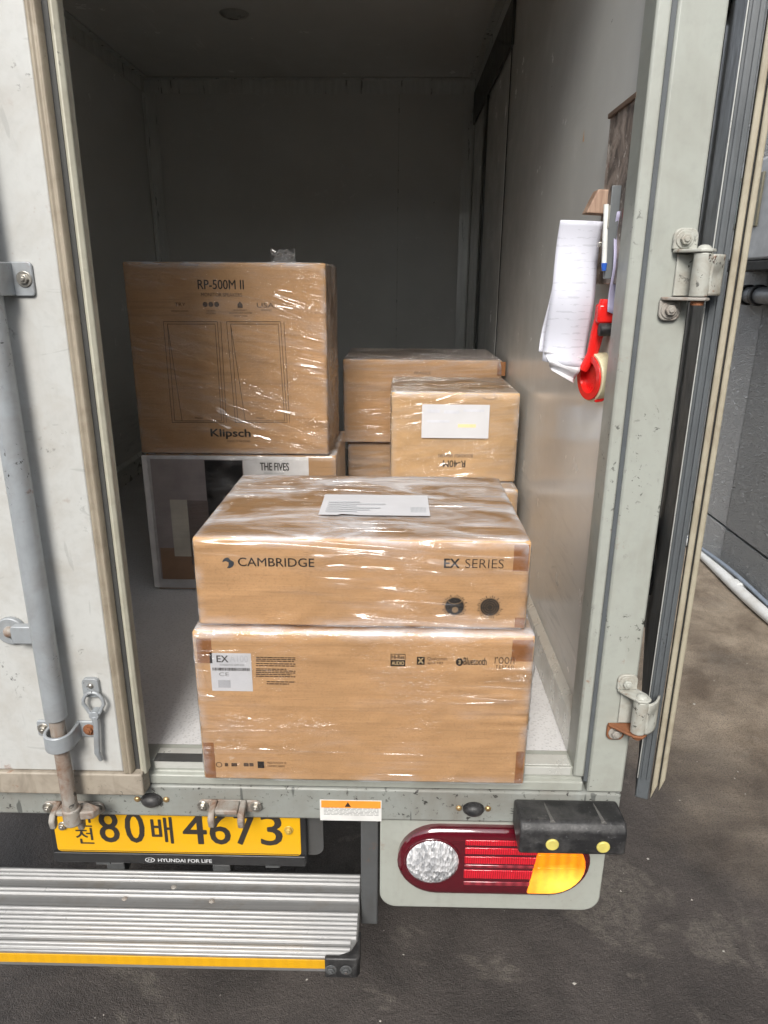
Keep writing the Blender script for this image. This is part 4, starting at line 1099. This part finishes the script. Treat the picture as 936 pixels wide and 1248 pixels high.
sheet('paper_slips', 'loose curled corner of white paper below the long slips beside tape', sheet_px((663, 428), (712, 436), (672, 451), (699, 467), 1.280, -.006, -.01), nv=12, mat=M_white)
sheet('paper_slips', 'second white slip showing at the left behind the long slips', sheet_px((688, 274), (728, 274), (656, 428), (690, 434), 1.296, .004, -.02), mat=M_slip)
pn = thing('pen', (XR - .02, 1.235, 1.6), 'thin clear pen with a blue grip in front of the grey plate', 'pen')
a = PY(739, 249, 1.235); b = PY(736, 330, 1.235)
obj('barrel', MB().tube([a, a.lerp(b, .9)], .0042, 12), simple('clear_pen', (.72, .73, .70), .2), pn, smooth=True)
obj('tip', MB().tube([a.lerp(b, .88), b], [.0052, .0035], 12), simple('blue_grip', (.03, .11, .48), .35), pn, smooth=True)
obj('clip', MB().box(a.x + .0035, a.x + .0055, 1.2285, 1.2315, a.z - .035, a.z - .002), M_bolt, pn)
ps = sheet('paper_slips', 'violet tinted folded paper tucked behind the pen', sheet_px((752, 258), (766, 256), (741, 380), (752, 384), 1.239, .002, 0), 6, 16, simple('lilac_paper', (.42, .40, .55), .6))

td = thing('tape_dispenser', (XR - .03, 1.31, 1.42), 'red tape dispenser with a cream roll hanging by the post', 'tape dispenser')
M_red = simple('red_plastic', (.70, .018, .015), .22, var=.08)
c = PY(719, 460, 1.275); dax = Vector((-.965, -.26, -.03)).normalized()
def ring3(mb, c, ax, r0, r1, h, n=36):
    q = ax.to_track_quat('Z', 'Y'); vs = []
    for r, z in ((r0, 0), (r1, 0), (r1, h), (r0, h)):
        vs += [c + q @ Vector((r * cos(2 * pi * k / n), r * sin(2 * pi * k / n), z)) for k in range(n)]
    fs = [(j * n + k, j * n + (k + 1) % n, ((j + 1) % 4) * n + (k + 1) % n, ((j + 1) % 4) * n + k) for j in range(4) for k in range(n)]
    return mb.add(vs, fs)
rc = c.copy()
obj('roll', ring3(MB(), rc, dax, .034, .0430, -.030), simple('cream_tape', (.66, .60, .40), .3), td, smooth=True, bevel=.0015)
obj('core_wheel', ring3(ring3(MB(), rc + dax * .0005, dax, .028, .0335, -.030), rc + dax * .001, dax, .027, .0400, .003), M_red, td, smooth=True, bevel=.001)
obj('hub', MB().tube([rc - dax * .010, rc - dax * .006], .0279, 28), simple('bright_red_hub', (.78, .02, .02), .25), td, smooth=True)
fp0 = PY(739, 372, 1.262); fp1 = PY(722, 432, 1.275)
m = MB().tube([fp0 + Vector((.0, .0, .01)), fp0, fp0.lerp(fp1, .5) + Vector((-.001, .004, 0)), fp1 + Vector((0, .002, 0)), c + Vector((-.012, .006, .012))], [.012, .014, .012, .010, .008], 12)
obj('handle', m, M_red, td, smooth=True)
obj('blade_head', MB().box(fp0.x - .016, fp0.x + .014, 1.250, 1.274, fp0.z - .030, fp0.z + .002), M_red, td, bevel=.004)
obj('roller', MB().cyl((fp0.x - .012, 1.250, fp0.z - .040), (fp0.x + .016, 1.250, fp0.z - .040), .011, 16), M_rubber, td, smooth=True, bevel=.002)
p = PY(730, 486, 1.262)
obj('arm', MB().prism([(p.x - .012, p.z + .006), (p.x + .022, p.z + .006), (p.x + .024, p.z - .002), (p.x + .012, p.z + .001), (p.x + .004, p.z - .004), (p.x - .008, p.z - .006)], 'y', 1.254, 1.270), M_red, td, bevel=.002)

# scuff: a chip of bare wood on the wall panel
q = PX(712, 165, XR - .0004)
obj('panel_chip', MB().add([(XR - .0006, q.y - .004, q.z - .012), (XR - .0006, q.y + .010, q.z - .010), (XR - .0006, q.y + .004, q.z + .012)], [(0, 1, 2)]), simple('chip_tan', (.62, .42, .24), .7), truck)

# ================================================================== grit on the ground
gr = MB(); rnd = random.Random(3)
for k in range(130):
    x = rnd.uniform(-.9, 1.9); y = rnd.uniform(.5, 3.4)
    r = rnd.uniform(.0015, .0045) * (1.6 if rnd.random() < .06 else 1)
    a = rnd.uniform(0, 6)
    vs = [(x + r * cos(a + t) * rnd.uniform(.6, 1.3), y + r * sin(a + t) * rnd.uniform(.6, 1.3), .0005) for t in (0, 1.6, 3.1, 4.7)] + [(x, y, r * rnd.uniform(.5, 1.0))]
    gr.add(vs, [(0, 1, 4), (1, 2, 4), (2, 3, 4), (3, 0, 4), (3, 2, 1, 0)])
grit = obj('grit', gr, simple('pale_grit', (.34, .32, .29), .8, var=.4))
tag(grit, 'small pale stones scattered over the dark ground', 'gravel', kind='stuff')
